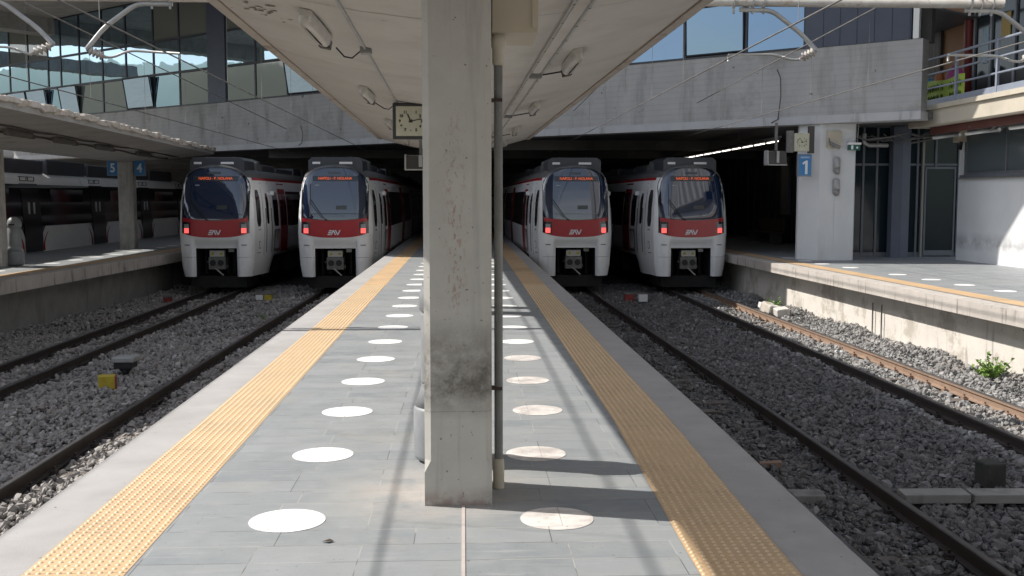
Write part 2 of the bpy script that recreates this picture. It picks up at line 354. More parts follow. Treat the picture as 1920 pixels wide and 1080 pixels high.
def stones(name, x0, x1, zones, mat, label):
    t = (1+5**.5)/2
    ico = np.array([(-1,t,0),(1,t,0),(-1,-t,0),(1,-t,0),(0,-1,t),(0,1,t),(0,-1,-t),(0,1,-t),(t,0,-1),(t,0,1),(-t,0,-1),(-t,0,1)])/1.9
    icf = np.array([(0,11,5),(0,5,1),(0,1,7),(0,7,10),(0,10,11),(1,5,9),(5,11,4),(11,10,2),(10,7,6),(7,1,8),(3,9,4),(3,4,2),(3,2,6),(3,6,8),(3,8,9),(4,9,5),(2,4,11),(6,2,10),(8,6,7),(9,8,1)])
    octa = np.array([(1,0,0),(-1,0,0),(0,1,0),(0,-1,0),(0,0,1),(0,0,-1),(.6,.6,.5),(-.6,-.5,.6)], float)[:6]
    ocf = np.array([(0,2,4),(2,1,4),(1,3,4),(3,0,4),(2,0,5),(1,2,5),(3,1,5),(0,3,5)])
    V = []; F = []; base = 0
    for y0, y1, dens, r0, r1, hi in zones:
        n = int((x1-x0)*(y1-y0)*dens); x = rng.uniform(x0, x1, n); y = rng.uniform(y0, y1, n)
        T, FF = (ico, icf) if hi else (octa, ocf)
        r = r0+(r1-r0)*rng.random(n)**2.0*np.where(rng.random(n) < .03, 1.3, 1)
        ok = np.ones(n, bool)
        for k in TR:
            c = np.interp(y, [p[0] for p in TR[k]], [p[1] for p in TR[k]]); d = np.abs(np.abs(x-c)-.5); ok &= d > .045+r*.6
        x, y, r = x[ok], y[ok], r[ok]; n = len(x)
        nv = len(T); P = T[None]*(1+rng.uniform(-.42, .42, (n, nv, 1)))*rng.uniform(.45, 1.35, (n, 1, 3))
        q = rng.normal(size=(n, 4)); q /= np.linalg.norm(q, axis=1)[:, None]; a, b_, c_, d_ = q.T
        R = np.stack([1-2*(c_*c_+d_*d_), 2*(b_*c_-a*d_), 2*(b_*d_+a*c_), 2*(b_*c_+a*d_), 1-2*(b_*b_+d_*d_), 2*(c_*d_-a*b_), 2*(b_*d_-a*c_), 2*(c_*d_+a*b_), 1-2*(b_*b_+c_*c_)], -1).reshape(n, 3, 3)
        P = np.einsum('nij,nvj->nvi', R, P)*r[:, None, None]
        z = hb(x, y)+rng.uniform(-.3, .75, n)*r
        P += np.stack([x, y, z], -1)[:, None]
        V.append(P.reshape(-1, 3)); F.append((FF[None]+(np.arange(n)*nv)[:, None, None]+base).reshape(-1, 3)); base += n*nv
    V = np.concatenate(V); F = np.concatenate(F)
    me = bpy.data.meshes.new(name); me.vertices.add(len(V)); me.vertices.foreach_set('co', V.ravel().astype(np.float32))
    me.loops.add(F.size); me.loops.foreach_set('vertex_index', F.ravel().astype(np.int32))
    me.polygons.add(len(F)); me.polygons.foreach_set('loop_start', np.arange(0, F.size, 3, dtype=np.int32)); me.polygons.foreach_set('loop_total', np.full(len(F), 3, np.int32))
    me.update(calc_edges=True); me.materials.append(mat); me.polygons.foreach_set('use_smooth', np.zeros(len(F), bool))
    o = bpy.data.objects.new(name, me); COL.objects.link(o)
    tag(o, label, 'ballast', kind='stuff')
ZN = lambda a: [(a,14,500,.012,.050,1),(14,23,400,.014,.050,1),(23,36,190,.02,.055,0)]
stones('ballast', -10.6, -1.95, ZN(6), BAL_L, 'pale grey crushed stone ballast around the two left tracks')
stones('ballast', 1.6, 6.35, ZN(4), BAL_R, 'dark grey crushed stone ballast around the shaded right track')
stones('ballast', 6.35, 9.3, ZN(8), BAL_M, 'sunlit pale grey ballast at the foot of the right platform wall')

# ------------------------------------------------------------------ platforms
def platform(name, xl, xr, y0, y1, ys, fas=.25, over=.45, wallmat=CONC_CREAM, left=True, right=True, strips=(), edgew=.36):
    """xl, xr: polylines (Y, X). The floor sheet, the slab edge, the retaining wall below."""
    ys = [y for y in ys if y0 <= y <= y1]; ys = sorted(set([y0, y1]+ys))
    root = MB().prism([(lerp(xl,y),y) for y in ys]+[(lerp(xr,y),y) for y in ys[::-1]], -fas, 0).build(name, [CONC_FASCIA])
    tag(root, kind='structure')
    wl = [(lerp(xl,y)+over,y) for y in ys]; wr = [(lerp(xr,y)-over,y) for y in ys[::-1]]
    MB().prism(wl+wr, GZ-.3, -fas).build('retaining_wall', wallmat, root)
    return root, ys
YS = [-10,0,5,8,10,12,15,18,20,22.5,25,28,31,34,40,50,60,75]
CL = [(-12,-2.41),(75,-2.41)]; CR = [(-12,1.88),(5,1.92),(8,1.955),(20,1.93),(75,1.93)]
SL_o = [(-12,-2.055),(10,-2.055),(20,-2.03),(75,-2.02)]; SL_i = [(-12,-1.58),(75,-1.58)]
SR_i = [(-12,.93),(4.66,1.084),(7.65,1.171),(20,1.185),(75,1.185)]; SR_o = [(-12,1.42),(4.64,1.555),(7.63,1.62),(20,1.633),(75,1.633)]
plat, _ = platform('platform', CL, CR, -12, 75, YS, .22, .35, CONC_GREY)
def sheet(name, a, b, z, mat, parent, y0=-12, y1=75):
    ys = sorted(set([y for y in YS if y0 < y < y1]+[y0, y1]))
    return MB().strip([(lerp(a,y),y,z) for y in ys], [(lerp(b,y),y,z) for y in ys]).build(name, mat, parent)
sheet('edge_paving', CL, CR, .004, CONC_EDGE, plat)
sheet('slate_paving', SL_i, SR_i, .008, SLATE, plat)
DOMEM = M('worn_dome_tops', (.70,.54,.36), (.60,.45,.28), 9, .5)
def tact_strip(a, b, parent, y0=-12, y1=75, domes=None):
    sheet('tactile_paving', a, b, .010, TACT, parent, y0, y1)
    if domes:
        m_ = MB(); ya, yb, pitch = domes; nr = 10
        for i in range(int((yb-ya)/pitch)):
            y = ya+i*pitch; xa, xb = lerp(a,y), lerp(b,y)
            for k in range(nr):
                x = xa+(xb-xa)*(k+.5)/nr; n = 6; r = .0135; h = .0055; b0 = len(m_.v)
                vs = [(x+r*cos(2*pi*j/n), y+r*sin(2*pi*j/n), .010) for j in range(n)]+[(x+r*.6*cos(2*pi*j/n), y+r*.6*sin(2*pi*j/n), .010+h) for j in range(n)]
                m_.add(vs, [(j,(j+1)%n,n+(j+1)%n,n+j) for j in range(n)]+[tuple(range(n,2*n))], True)
        o = m_.build('tactile_domes', DOMEM, parent); o['kind'] = 'stuff'
tact_strip(SL_o, SL_i, plat, domes=(3.6, 21, .05))
tact_strip(SR_i, SR_o, plat, domes=(3.6, 21, .05))
# joint strip in the paving before the pillar
MB().box(-.018,.0,-2,5.79,.0075,.0125).build('joint_strip', M('pinkish_joint_mortar', (.50,.44,.42), (.42,.37,.35), 9, .8), plat)
# mortar rim of dust round the pillar foot
p4, _ = platform('platform', [(-12,-14.0),(75,-13.4)], EDGE4, -12, 75, YS, .30, .5, CONC_GREY)
MB().strip([(-13.9,y,.004) for y in YS], [(lerp(EDGE4,y)-.45,y,.004) for y in YS]).build('slate_paving', SLATE, p4)
MB().strip([(lerp(EDGE4,y)-.85,y,.008) for y in YS], [(lerp(EDGE4,y)-.40,y,.008) for y in YS]).build('tactile_paving', TACT, p4)
p1, _ = platform('platform', EDGE1, [(-12,16),(75,16)], -12, 75, YS, .25, .42, CONC_CREAM)
MB().strip([(lerp(EDGE1,y)+.38,y,.004) for y in YS], [(15.9,y,.004) for y in YS]).build('slate_paving', SLATE, p1)
MB().strip([(lerp(EDGE1,y)+.42,y,.008) for y in YS], [(lerp(EDGE1,y)+.85,y,.008) for y in YS]).build('tactile_paving', TACT, p1)

# stickers
def disc(name, x, y, r, z, mat, label, group):
    n = 40; m_ = MB(); vs = [(r*cos(2*pi*k/n), r*sin(2*pi*k/n), z) for k in range(n)]+[(r*cos(2*pi*k/n), r*sin(2*pi*k/n), z+.002) for k in range(n)]
    m_.add(vs, [tuple(range(n,2*n))]+[(k,(k+1)%n,n+(k+1)%n,n+k) for k in range(n)])
    o = m_.build(name, mat); o.location = (x, y, 0); return tag(o, label, 'floor sticker', group)
LY = [5.56,7.015,8.45,9.863,11.244,12.63,14.045]+[14.045+1.4*k for k in range(1,13)]
for i, y in enumerate(LY):
    lab = {0:'largest bright white round floor sticker, nearest one left of the pillar', 1:'bright white round floor sticker left of the pillar, just beyond the largest one', 2:'white round floor sticker beside the litter bin, left of the concrete pillar'}.get(i, 'white round floor sticker in the sunlit row left of the pillar, beyond the bin')
    disc('floor_sticker', -.962+(random.random()-.5)*.01, y, .205, .009, STICK, lab, 'white floor stickers left of the pillar')
for i, y in enumerate([5.53,6.98,8.44,9.85,11.25,12.56,13.95]+[13.95+1.4*k for k in range(1,13)]):
    x = [.50,.485,.60,.605,.635,.645][i] if i < 6 else .65
    lab = {0:'dirty pinkish round floor sticker half in the pillar shadow, nearest right of the pillar', 1:'greyish round floor sticker touching the upper shadow band right of the pipe', 2:'white round floor sticker right of the drain pipe, third from the front'}.get(i, 'white round floor sticker in the row right of the pillar, further along')
    disc('floor_sticker', x, y, .205 if i else .20, .009, STICKD if i < 5 else STICK, lab, 'white floor stickers right of the pillar')
for i in range(12):
    disc('floor_sticker', lerp(EDGE4, 24+i*1.5)-1.55, 24+i*1.5, .2, .005, STICK, 'white round floor sticker in the row on the far left platform', 'white floor stickers on the left platform')
for i, (x, y) in enumerate([(9.55,27.3),(9.75,25.8),(9.95,23.4),(10.05,21.9),(10.1,20.5),(10.2,19.1),(10.35,17.7),(9.55,28.7),(9.5,30.1)]):
    disc('floor_sticker', x, y, .2, .005, STICK, 'white round floor sticker in the row on the right platform', 'white floor stickers on the right platform')

# ------------------------------------------------------------------ tracks
def track(key, label):
    pts = TR[key]; root = thing('railway_track', (lerp(pts,16), 16, GZ), label, 'railway track', 'railway tracks between the platforms')
    ys = [-10,-4,2,5,8,10,12,14,16,18,20,23,26,29,32,36,45,60,75]
    prof = [(-.065,0),(-.065,.012),(-.012,.03),(-.010,.105),(-.034,.118),(-.034,.150),(-.026,.160),(.026,.160),(.034,.150),(.034,.118),(.010,.105),(.012,.03),(.065,.012),(.065,0)]
    for s in (-1, 1):
        m_ = MB(); n = len(prof); vs = [(lerp(pts,y)+s*.5+px, y, GZ+pz) for y in ys for px, pz in prof]
        for i in range(len(ys)-1):
            for k in range(n-1):
                m_.cur = 1 if k in (5,6,7) else 0
                a = i*n+k; m_.f.append((a, a+1, a+n+1, a+n)); m_.sm.append(False); m_.mi.append(m_.cur)
        m_.v = vs; m_.build('rail', [RUST_LIT if key == 'd' and s > 0 else RUST_SHADE, STEELTOP], root)
    for i in range(48):
        y = 4+i*.62
        c = lerp(pts,y); m_ = MB(); m_.box(c-.85,c+.85,y-.11,y+.11,GZ-.14,GZ-.006)
        so_ = m_.build('sleeper', SLEEPER, root)
        for s in (-1,1):
            cl = MB(); cl.box(c+s*.5-.13,c+s*.5+.13,y-.06,y+.06,GZ-.004,GZ+.016)
            for t in (-1,1): cl.box(c+s*.5+t*.095-.03,c+s*.5+t*.095+.03,y-.04,y+.04,GZ+.01,GZ+.045); cl.tube([(c+s*.5+t*.095,y,GZ+.03),(c+s*.5+t*.095,y,GZ+.08)],.014,6)
            cl.build('rail_chair', RUST_LIT if key == 'd' and s > 0 else RUST_SHADE, so_)
    return root
track('a', 'leftmost narrow gauge track, dark rails leading to the train under the left roof')
track('b', 'narrow gauge track beside the left edge of the central platform')
track('c', 'shaded narrow gauge track beside the right edge of the central platform')
track('d', 'rightmost narrow gauge track, its outer rail sunlit and rust brown')

# ------------------------------------------------------------------ central canopy
CZ = 3.52; CXL, CXR = -2.27, 2.20; CROT = .0115; CY0, CY1 = -14, 31.2
can = thing('platform_canopy', (0, 10, 3.4), 'wide beige concrete canopy slab running overhead along the central platform', 'canopy'); can.rotation_euler = (0,0,CROT)
def soff(x):
    xc = -.04; a = abs(x-xc)/2.2
    return CZ-.40*(1-min(1,a)**1.7)
NX = 28
def can_fn(u, v):
    x = CXL+.10+(CXR-CXL-.20)*u; y = CY0+(CY1-CY0)*v
    e = max(0, (y-(CY1-4.0))/4.0); z = soff(x)*1.0
    return (x, y, z-.10*e**1.5*0)
body = MB(); ys_ = [0, .3, .6, .8, .9, .95, 1]
body.grid(lambda u, v: (CXL+.10+(CXR-CXL-.20)*u, CY0+(CY1-CY0)*v, soff(CXL+.10+(CXR-CXL-.20)*u)), NX, 60)
body.add([(CXL,CY0,CZ+.30),(CXR,CY0,CZ+.30),(CXR,CY1,CZ+.30),(CXL,CY1,CZ+.30)], [(0,1,2,3)])
xs = [CXL+.10+(CXR-CXL-.20)*i/NX for i in range(NX+1)]
for yy in (CY0, CY1): body.add([(CXL+.1,yy,CZ+.3)]+[(x,yy,soff(x)) for x in xs]+[(CXR-.1,yy,CZ+.3)], [tuple(range(NX+3))])
body.build('roof_slab', CONC_SOFFIT, can)
lip = MB()
for x0, x1 in ((CXL, CXL+.10), (CXR-.10, CXR)):
    lip.box(x0, x1, CY0, CY1, CZ-.035, CZ+.30)
lip.build('edge_lip', M('edge_lip_concrete', (.50,.46,.41), (.42,.38,.34), 2, .85, .3, blotch=((.27,.19,.14), 1.6, .55, .7)), can, bevel=.008)
gr = MB(); 
for x0 in (CXL+.105, CXR-.120): gr.box(x0, x0+.015, CY0+.01, CY1-.01, CZ-.028, CZ-.010)
gr.build('drip_groove', M('groove_rust_stain', (.16,.10,.07), (.30,.24,.19), 3, .9), can)
CRK = M('crack_line', (.24,.21,.18), (.34,.31,.27), 8, .9)
for y in (8.2, 12.4, 17.5, 22.6, 27):
    jt = MB()
    for i in range(NX):
        x = xs[i]; x2 = xs[i+1]; jy = y+.02*sin(i*2.3); jy2 = y+.02*sin((i+1)*2.3)
        jt.add([(x,jy,soff(x)-.002),(x2,jy2,soff(x2)-.002),(x2,jy2+.012,soff(x2)-.002),(x,jy+.012,soff(x)-.002)], [(0,1,2,3)])
    jt.build('slab_crack', CRK, can)

def flake(y0, x0, n, parent):
    FP = M('exposed_dark_plaster', (.20,.175,.15), (.12,.105,.09), 20, .9)
    for i in range(n):
        m_ = MB(); x = x0+random.gauss(0,.16); y = y0+random.gauss(0,.28); r = random.uniform(.01,.045); z = soff(x)-.0015
        k = 7; vs = [(x+r*1.6*cos(2*pi*j/k)*random.uniform(.6,1.2), y+r*sin(2*pi*j/k)*random.uniform(.5,1.2), z) for j in range(k)]
        m_.add(vs, [tuple(range(k))]).build('flaked_paint', FP, parent)
flake(9.3, -1.75, 26, can)

# pillars
def pillar(y, label):
    x0, x1, d, c = -.228, .154, .50, .036
    root = thing('concrete_pillar', ((x0+x1)/2, y+d/2, 0), label, 'pillar', 'concrete pillars along the central platform')
    m_ = MB(); top = 3.2
    oc = [(x0+c,y),(x1-c,y),(x1,y+c),(x1,y+d-c),(x1-c,y+d),(x0+c,y+d),(x0,y+d-c),(x0,y+c)]
    sq = [(x0,y),(x1,y),(x1,y),(x1,y+d),(x1,y+d),(x0,y+d),(x0,y+d),(x0,y)]
    rows = [(0,sq),(.20,sq),(.27,oc)]+[(z,oc) for z in (1.0,2.0,top)]
    vs = [(px,py,z) for z, ring in rows for px, py in ring]
    m_.add(vs, [(i*8+k, i*8+(k+1)%8, (i+1)*8+(k+1)%8, (i+1)*8+k) for i in range(len(rows)-1) for k in range(8)]+[tuple(range(40,48))])
    m_.build('shaft', PILM, root)
    return root
def pil_mat():
    m, n, b = newmat('weathered_pillar_concrete'); v = coord(n, world=True); b.inputs['Roughness'].default_value = .85
    c = mixc(n, ramp(n, noise(n, v, 2.6, 8, .65), .3, .7), (.50,.485,.45), (.41,.395,.365))
    sep = N(n, 'SeparateXYZ'); g_ = N(n, 'NewGeometry'); L(n, g_.outputs['Position'], sep.inputs[0])
    def band(lo, hi, lo2, hi2):
        a = N(n, 'MapRange'); a.inputs[1].default_value = lo; a.inputs[2].default_value = hi; L(n, sep.outputs[2], a.inputs[0])
        d = N(n, 'MapRange'); d.inputs[1].default_value = lo2; d.inputs[2].default_value = hi2; d.inputs[3].default_value = 1; d.inputs[4].default_value = 0; L(n, sep.outputs[2], d.inputs[0])
        x = N(n, 'Math', operation='MULTIPLY'); L(n, a.outputs[0], x.inputs[0]); L(n, d.outputs[0], x.inputs[1]); return x.outputs[0]
    def gate(bnd, nz):
        x = N(n, 'Math', operation='MULTIPLY'); L(n, bnd, x.inputs[0]); L(n, nz, x.inputs[1]); return x.outputs[0]
    # grubby zone where people lean
    c = mixc(n, gate(band(.50,.66,.80,1.12), ramp(n, noise(n, v, 7, 8, .75), .28, .60)), c, (.13,.12,.105))
    # rust-coloured spatter down the middle
    vs = coord(n, (62, 62, 26), True)
    xm = N(n, 'MapRange'); xm.inputs[1].default_value = -.13; xm.inputs[2].default_value = -.06; L(n, sep.outputs[0], xm.inputs[0])
    xm2 = N(n, 'MapRange'); xm2.inputs[1].default_value = -.04; xm2.inputs[2].default_value = .03; xm2.inputs[3].default_value = 1; xm2.inputs[4].default_value = 0; L(n, sep.outputs[0], xm2.inputs[0])
    xx = gate(xm.outputs[0], xm2.outputs[0]); zz = band(1.0,1.3,2.0,2.3)
    c = mixc(n, gate(gate(xx, zz), ramp(n, noise(n, vs, 1, 6, .7), .53, .60)), c, (.34,.235,.20))
    c = mixc(n, ramp(n, noise(n, v, 34, 2, .5), .71, .74), c, (.17,.15,.13))
    vs2 = coord(n, (10, 10, .6), True); c = mixc(n, ramp(n, noise(n, vs2, 1, 6, .6), .56, .74), c, (.33,.315,.29))
    c = mixc(n, gate(band(-.2,-.1,.02,.12), ramp(n, noise(n, v, 14, 5), .35, .6)), c, (.30,.235,.205))
    # faint formwork joints
    wz = N(n, 'Math', operation='ABSOLUTE'); sb = N(n, 'Math', operation='SUBTRACT'); sb.inputs[1].default_value = .55; L(n, sep.outputs[2], sb.inputs[0]); L(n, sb.outputs[0], wz.inputs[0])
    c = mixc(n, ramp(n, wz.outputs[0], .0015, .004, (.6,.6,.6,1), (0,0,0,1)), c, (.2,.19,.17))
    L(n, c, b.inputs['Base Color']); 
    bumpn(n, b, noise(n, v, 26, 8, .7), .35, .006); return m
PILM = pil_mat()
pillar(5.80, 'large weathered concrete pillar standing in the centre foreground of the platform')
pillar(15.6, 'second concrete pillar of the central platform, mostly hidden behind the foreground pillar')
pillar(25.4, 'furthest concrete pillar under the central canopy, behind the other two')

# downpipe and box
dp = thing('drain_pipe', (.214, 6.15, 0), 'dark grey drain pipe with cream collars running down the right side of the pillar', 'drain pipe')
MB().tube([(.203,6.15,.17),(.203,6.15,2.6)], .026, 14).build('pipe', GREYPIPE, dp)
m_ = MB(); m_.lathe([(.032,0),(.034,.02),(.034,.15),(.031,.19)], (.203,6.15,0), 16); m_.build('collar', PVC, dp); m_ = MB(); m_.lathe([(.031,2.52),(.035,2.54),(.035,2.62),(.043,2.63),(.043,2.66),(.036,2.70)], (.203,6.15,0), 16)
m_.build('collar', PVC, dp)
RC = M('rusty_clamp', (.06,.04,.035), None, rough=.8)
for z in (.62, 2.32): MB().obox((.18,6.15,z),(.045,0,0),(0,.032,0),(0,0,.009)).build('pipe_clamp', RC, dp)
jb = thing('junction_box', (.31, 6.3, 2.7), 'cream painted metal box under the canopy on top of the drain pipe', 'junction box')
MB().box(.165,.43,6.08,6.6,2.70,3.30).build('box_body', CREAM, jb, bevel=.006)
MB().box(.395,.432,6.066,6.0795,2.725,3.28).build('cover_plate', CREAM, jb, bevel=.002)

# litter bins
def make_bin():
    r = thing('litter_bin', (0,0,0), 'tall grey cylindrical litter bin with a tapered shoulder', 'litter bin', 'grey litter bins beside the pillars')
    MB().lathe([(.17,.02),(.205,.03),(.215,.06),(.215,.36),(.205,.38)], n=32).build('base_drum', BINM, r)
    MB().lathe([(.205,.38),(.165,.50),(.160,.52),(.165,.53)], n=32).build('shoulder', BINM, r)
    MB().lathe([(.160,.53),(.165,.55),(.165,.98),(.155,1.0)], n=32).build('upper_drum', BINM, r)
    MB().lathe([(.155,1.0),(.175,1.02),(.175,1.10),(.15,1.20),(.08,1.26),(.01,1.275)], n=32).build('domed_lid', BINM, r)
    MB().obox((0,-.171,1.075),(.075,0,0),(0,.004,0),(0,0,.022)).build('slot', BLACK, r)
    return r
b0 = make_bin(); b0.location = (-.125, 6.86, 0); b0['label'] = 'tall grey litter bin standing right behind the foreground concrete pillar'
b1 = copy_tree(b0); b1.location = (-.125, 16.75, 0); b1['label'] = 'grey litter bin behind the second pillar of the central platform'
b2 = copy_tree(b0); b2.location = (-11.62, 27.5, 0); b2['label'] = 'dark grey round-topped litter bin beside the left platform post at the left frame edge'

# soffit lamps
def make_lamp():
    r = thing('ceiling_lamp', (0,0,0), 'x', 'lamp', 'oblong bulkhead lamps under the canopy')
    m_ = MB(); n = 28; prof = []
    def ring(sx, sy, z): return [(sx*abs(cos(2*pi*k/n))**.6*(1 if cos(2*pi*k/n)>0 else -1), sy*(abs(sin(2*pi*k/n))**.5)*(1 if sin(2*pi*k/n)>0 else -1), z) for k in range(n)]
    rr = [ring(.072,.66,0), ring(.072,.66,-.045), ring(.066,.65,-.075), ring(.045,.62,-.095), ring(.01,.5,-.10)]
    m_.add([p for q in rr for p in q], [(i*n+k, (i+1)*n+k, (i+1)*n+(k+1)%n, i*n+(k+1)%n) for i in range(4) for k in range(n)], True)
    m_.build('diffuser', DIFF, r)
    MB().box(-.05,.05,-.66,.66,-.03,.03).build('housing', DIFF, r, bevel=.01)
    MB().box(-.05,.05,.60,.74,-.10,-.02).build('end_cap', DARKFIX, r)
    return r
lp = make_lamp(); first = True
lampspots = [(-1.27,9.25,'nearest oblong lamp on the left half of the canopy, cut by the top edge'),(-1.36,15.1,'oblong lamp on the left half of the canopy, above and left of the clock'),(-1.46,21.0,'small distant oblong lamp just left of the clock'),(-1.46,26.9,'furthest oblong lamp on the left half of the canopy'),
    (1.16,11.3,'nearest oblong lamp on the right half of the canopy'),(1.16,17.2,'second oblong lamp on the right half of the canopy'),(1.14,23.1,'third oblong lamp on the right half of the canopy, small and distant'),(1.12,28.6,'furthest oblong lamp on the right half of the canopy')]
for i, (x, y, lab) in enumerate(lampspots):
    o = lp if i == 0 else copy_tree(lp)
    o.location = (x, y, soff(x+CROT*(y-10))-.030); o['label'] = lab
    o.rotation_euler = (0, math.atan((soff(x-.1)-soff(x+.1))/.2)*1.0, 0)
# conduits
cn = thing('cable_conduit', (-1.0,15,3.3), 'thin grey electrical conduit with junction boxes along the left half of the canopy soffit', 'conduit')
cn.rotation_euler = (0,0,CROT*.9); zc = soff(-1.0)-.02
MB().tube([(-1.0,-5,zc),(-1.0,31,zc)], .014, 8).build('conduit_pipe', GALV, cn)
for y in (10.35, 16.2, 22.1): 
    bx = MB().box(-1.05,-.94,y-.07,y+.07,zc-.045,zc+.02).build('junction_cover', GREYPIPE, cn, bevel=.005)
    MB().tube([(-1.05,y,zc-.02),(-1.13,y-.02,zc-.09),(-1.2,y-.05,zc-.08),(-1.27-.01*(y-10),y-.1,zc-.0)], .008, 6).build('lamp_lead', BLACK, cn)
ct = thing('cable_tray', (.78,15,3.25), 'cable tray with two parallel conduits along the right half of the canopy soffit', 'cable tray')
ct.rotation_euler = (0,0,CROT*.9); zt = soff(.78)-.014
MB().box(.745,.835,-5,31,zt-.02,zt+.01).build('tray', CONC_SOFFIT, ct)
MB().tube([(.72,-5,zt-.03),(.72,31,zt-.03)], .012, 8).build('conduit_pipe', GALV, ct); MB().tube([(.86,-5,zt-.02),(.86,31,zt-.02)], .012, 8).build('conduit_pipe', GALV, ct)
m_ = MB()
for k in range(36): m_.box(.712,.730,2+k*.8,2.012+k*.8,zt-.044,zt-.02); m_.box(.852,.870,2.2+k*.8,2.212+k*.8,zt-.034,zt-.01)
m_.build('saddle_clip', DARKFIX, ct)['kind'] = 'stuff'
for y in (12.0, 17.9, 23.8):
    MB().box(.72,.86,y-.06,y+.06,zt-.07,zt-.015).build('junction_cover', GREYPIPE, ct, bevel=.005); MB().tube([(.86,y,zt-.03),(1.15,y,soff(1.15)-.06)], .01, 6).build('lamp_lead', BLACK, ct)

# clocks
def clock(loc, w_, h_, label, frame, depth=.16, scale=1.0, fw=.075):
    x, y, z = loc; r = thing('station_clock', (x, y, z), label, 'clock')
    MB().box(x-w_/2,x+w_/2,y-depth/2,y+depth/2,z-h_/2,z+h_/2).build('case', frame, r, bevel=.015)
    MB().box(x-w_/2+fw*.7,x+w_/2-fw*.7,y-depth/2-.003,y-depth/2,z-h_/2+fw*.7,z+h_/2-fw*.7).build('dial', CLOCKD, r)
    yf = y-depth/2-.005; R_ = (w_/2-fw*.7)*.74
    for k in range(1, 13):
        a = pi/2-k*pi/6; text(str(k), R_*.36, (x+R_*cos(a), yf, z+R_*.93*sin(a)), (pi/2,0,0), INK, r, 'numeral', .001, bold=.004)
    def hand(ang, ln, wd):
        a = pi/2-radians(ang); d = Vector((cos(a),0,sin(a))); pz = Vector((-sin(a),0,cos(a)))
        c_ = Vector((x,yf-.004,z))+d*(ln/2-ln*.1); MB().obox(c_, d*(ln/2+ln*.1), (0,.0015,0), pz*wd).build('hand', INK, r)
    hand(336, R_*.72, .010*scale); hand(78, R_*1.0, .008*scale)
    MB().lathe([(.018*scale,-.003),(.018*scale,.003)], (0,0,0), 12).build('hub', INK, r).rotation_euler = (pi/2,0,0)
    r.children[-1].location = (0, yf-.006-y, 0)
    return r
ck = clock((-.79,15.85,2.90), .545, .545, 'square station clock in a black frame hanging left of the foreground pillar', CLOCKF)
MB().box(-.52,-.22,15.82,15.88,2.88,2.93).build('bracket', CLOCKF, ck)
# hanging monitors
def monitor(loc, w_, h_, label, hang):
    x, y, z = loc; r = thing('hanging_monitor', (x, y, z), label, 'monitor', 'passenger information screens hung above the platforms')
    prof = [(-.10,h_/2-.03),(-.16,-h_/2+.02),(.14,-h_/2),(.14,h_/2)]
    vs = [(x+s*w_/2*.98,y+a,z+b_) for s in (-1,1) for a, b_ in prof]
    MB().add(vs, [(0,1,2,3),(7,6,5,4),(0,4,5,1),(1,5,6,2),(2,6,7,3),(3,7,4,0)]).build('housing', DARKFIX, r)
    side = [(x-w_/2-.03, y-.20, z-h_/2+.0),(x-w_/2-.03,y-.14,z+h_/2),(x-w_/2-.03,y+.16,z+h_/2),(x-w_/2-.03,y+.16,z-h_/2)]
    m_ = MB(); m_.add(side+[(a+.035,b_,c_) for a,b_,c_ in side], [(0,1,2,3),(7,6,5,4),(0,4,5,1),(1,5,6,2),(2,6,7,3),(3,7,4,0)]); m_.build('side_panel', GALV, r)
    MB().box(x-w_/2,x+w_/2,y-.20,y-.16,z-h_/2-.01,z-h_/2+.015).build('lower_trim', GALV, r)
    MB().box(x-.03,x+.03,y-.01,y+.05,z+h_/2,hang).build('hanger', GALVD, r)
    MB().box(x-.035,x+.035,y-.19,y-.165,z-h_/2+.06,z+h_/2-.02).build('centre_strap', GALV, r)
    return r
monitor((-.90,22,2.50), .60, .32, 'dark information screen hanging under the canopy below the black clock', soff(-.9))

# ------------------------------------------------------------------ left canopy with posts
LE = [(-12,-9.3),(14.5,-9.2),(17.4,-7.75),(20,-7.85),(26,-8.15),(37,-8.7)]  # unseen near stretch drawn back so sun reaches the left ballast
lc = thing('platform_canopy', (-10.7, 20, 3.2), 'grey concrete canopy with a crumbling edge over the left platform', 'canopy')
ysl = [-12,0,8,12,14,17.4,18.5,20,22,24,26,28,30,32,34,37]
m_ = MB()
for a, b_, z0, z1 in ((0, 0, 0, 0),):
    top = [[(-13.6,y,3.36),(lerp(LE,y),y,3.40)] for y in ysl]; 
    A_ = [(-13.6,y,3.40) for y in ysl]; B_ = [(lerp(LE,y),y,3.42) for y in ysl]; C_ = [(lerp(LE,y),y,3.28) for y in ysl]; D_ = [(-11.7,y,2.98) for y in ysl]; E_ = [(-13.6,y,3.26) for y in ysl]
    for p, q in ((A_,B_),(B_,C_),(C_,D_),(D_,E_),(E_,A_)): m_.strip(p, q)
    m_.add([A_[0],B_[0],C_[0],D_[0],E_[0]], [(0,1,2,3,4)]); m_.add([A_[-1],B_[-1],C_[-1],D_[-1],E_[-1]], [(4,3,2,1,0)])
m_.build('roof_slab', M('grey_soffit', (.46,.45,.43), (.38,.37,.355), 1.2, .85, blotch=((.22,.21,.19), 1, .55, .75)), lc)
m_ = MB(); rr = random.Random(3); y = 10.0
while y < 37:
    h = rr.uniform(.06,.13); ln = rr.uniform(.14,.42); x = lerp(LE,y)
    c_ = Vector((x-.03, y, 3.43+rr.uniform(-.02,.03))); ax = Vector((rr.uniform(.05,.12),rr.uniform(-.02,.02),0)); ay = Vector((0,ln*.5,rr.uniform(-.01,.01))); az = Vector((rr.uniform(-.02,.02),0,h*.6))
    m_.obox(c_, ax, ay, az); y += ln*.85
o = m_.build('crumbling_edge', PEBBLE, lc)
bv = o.modifiers.new('bevel','BEVEL'); bv.width = .02; bv.segments = 2
sp = thing('cable_conduit', (-9.6,25,3.1), 'dark cable conduits sagging along the soffit of the left platform canopy', 'conduit', None)
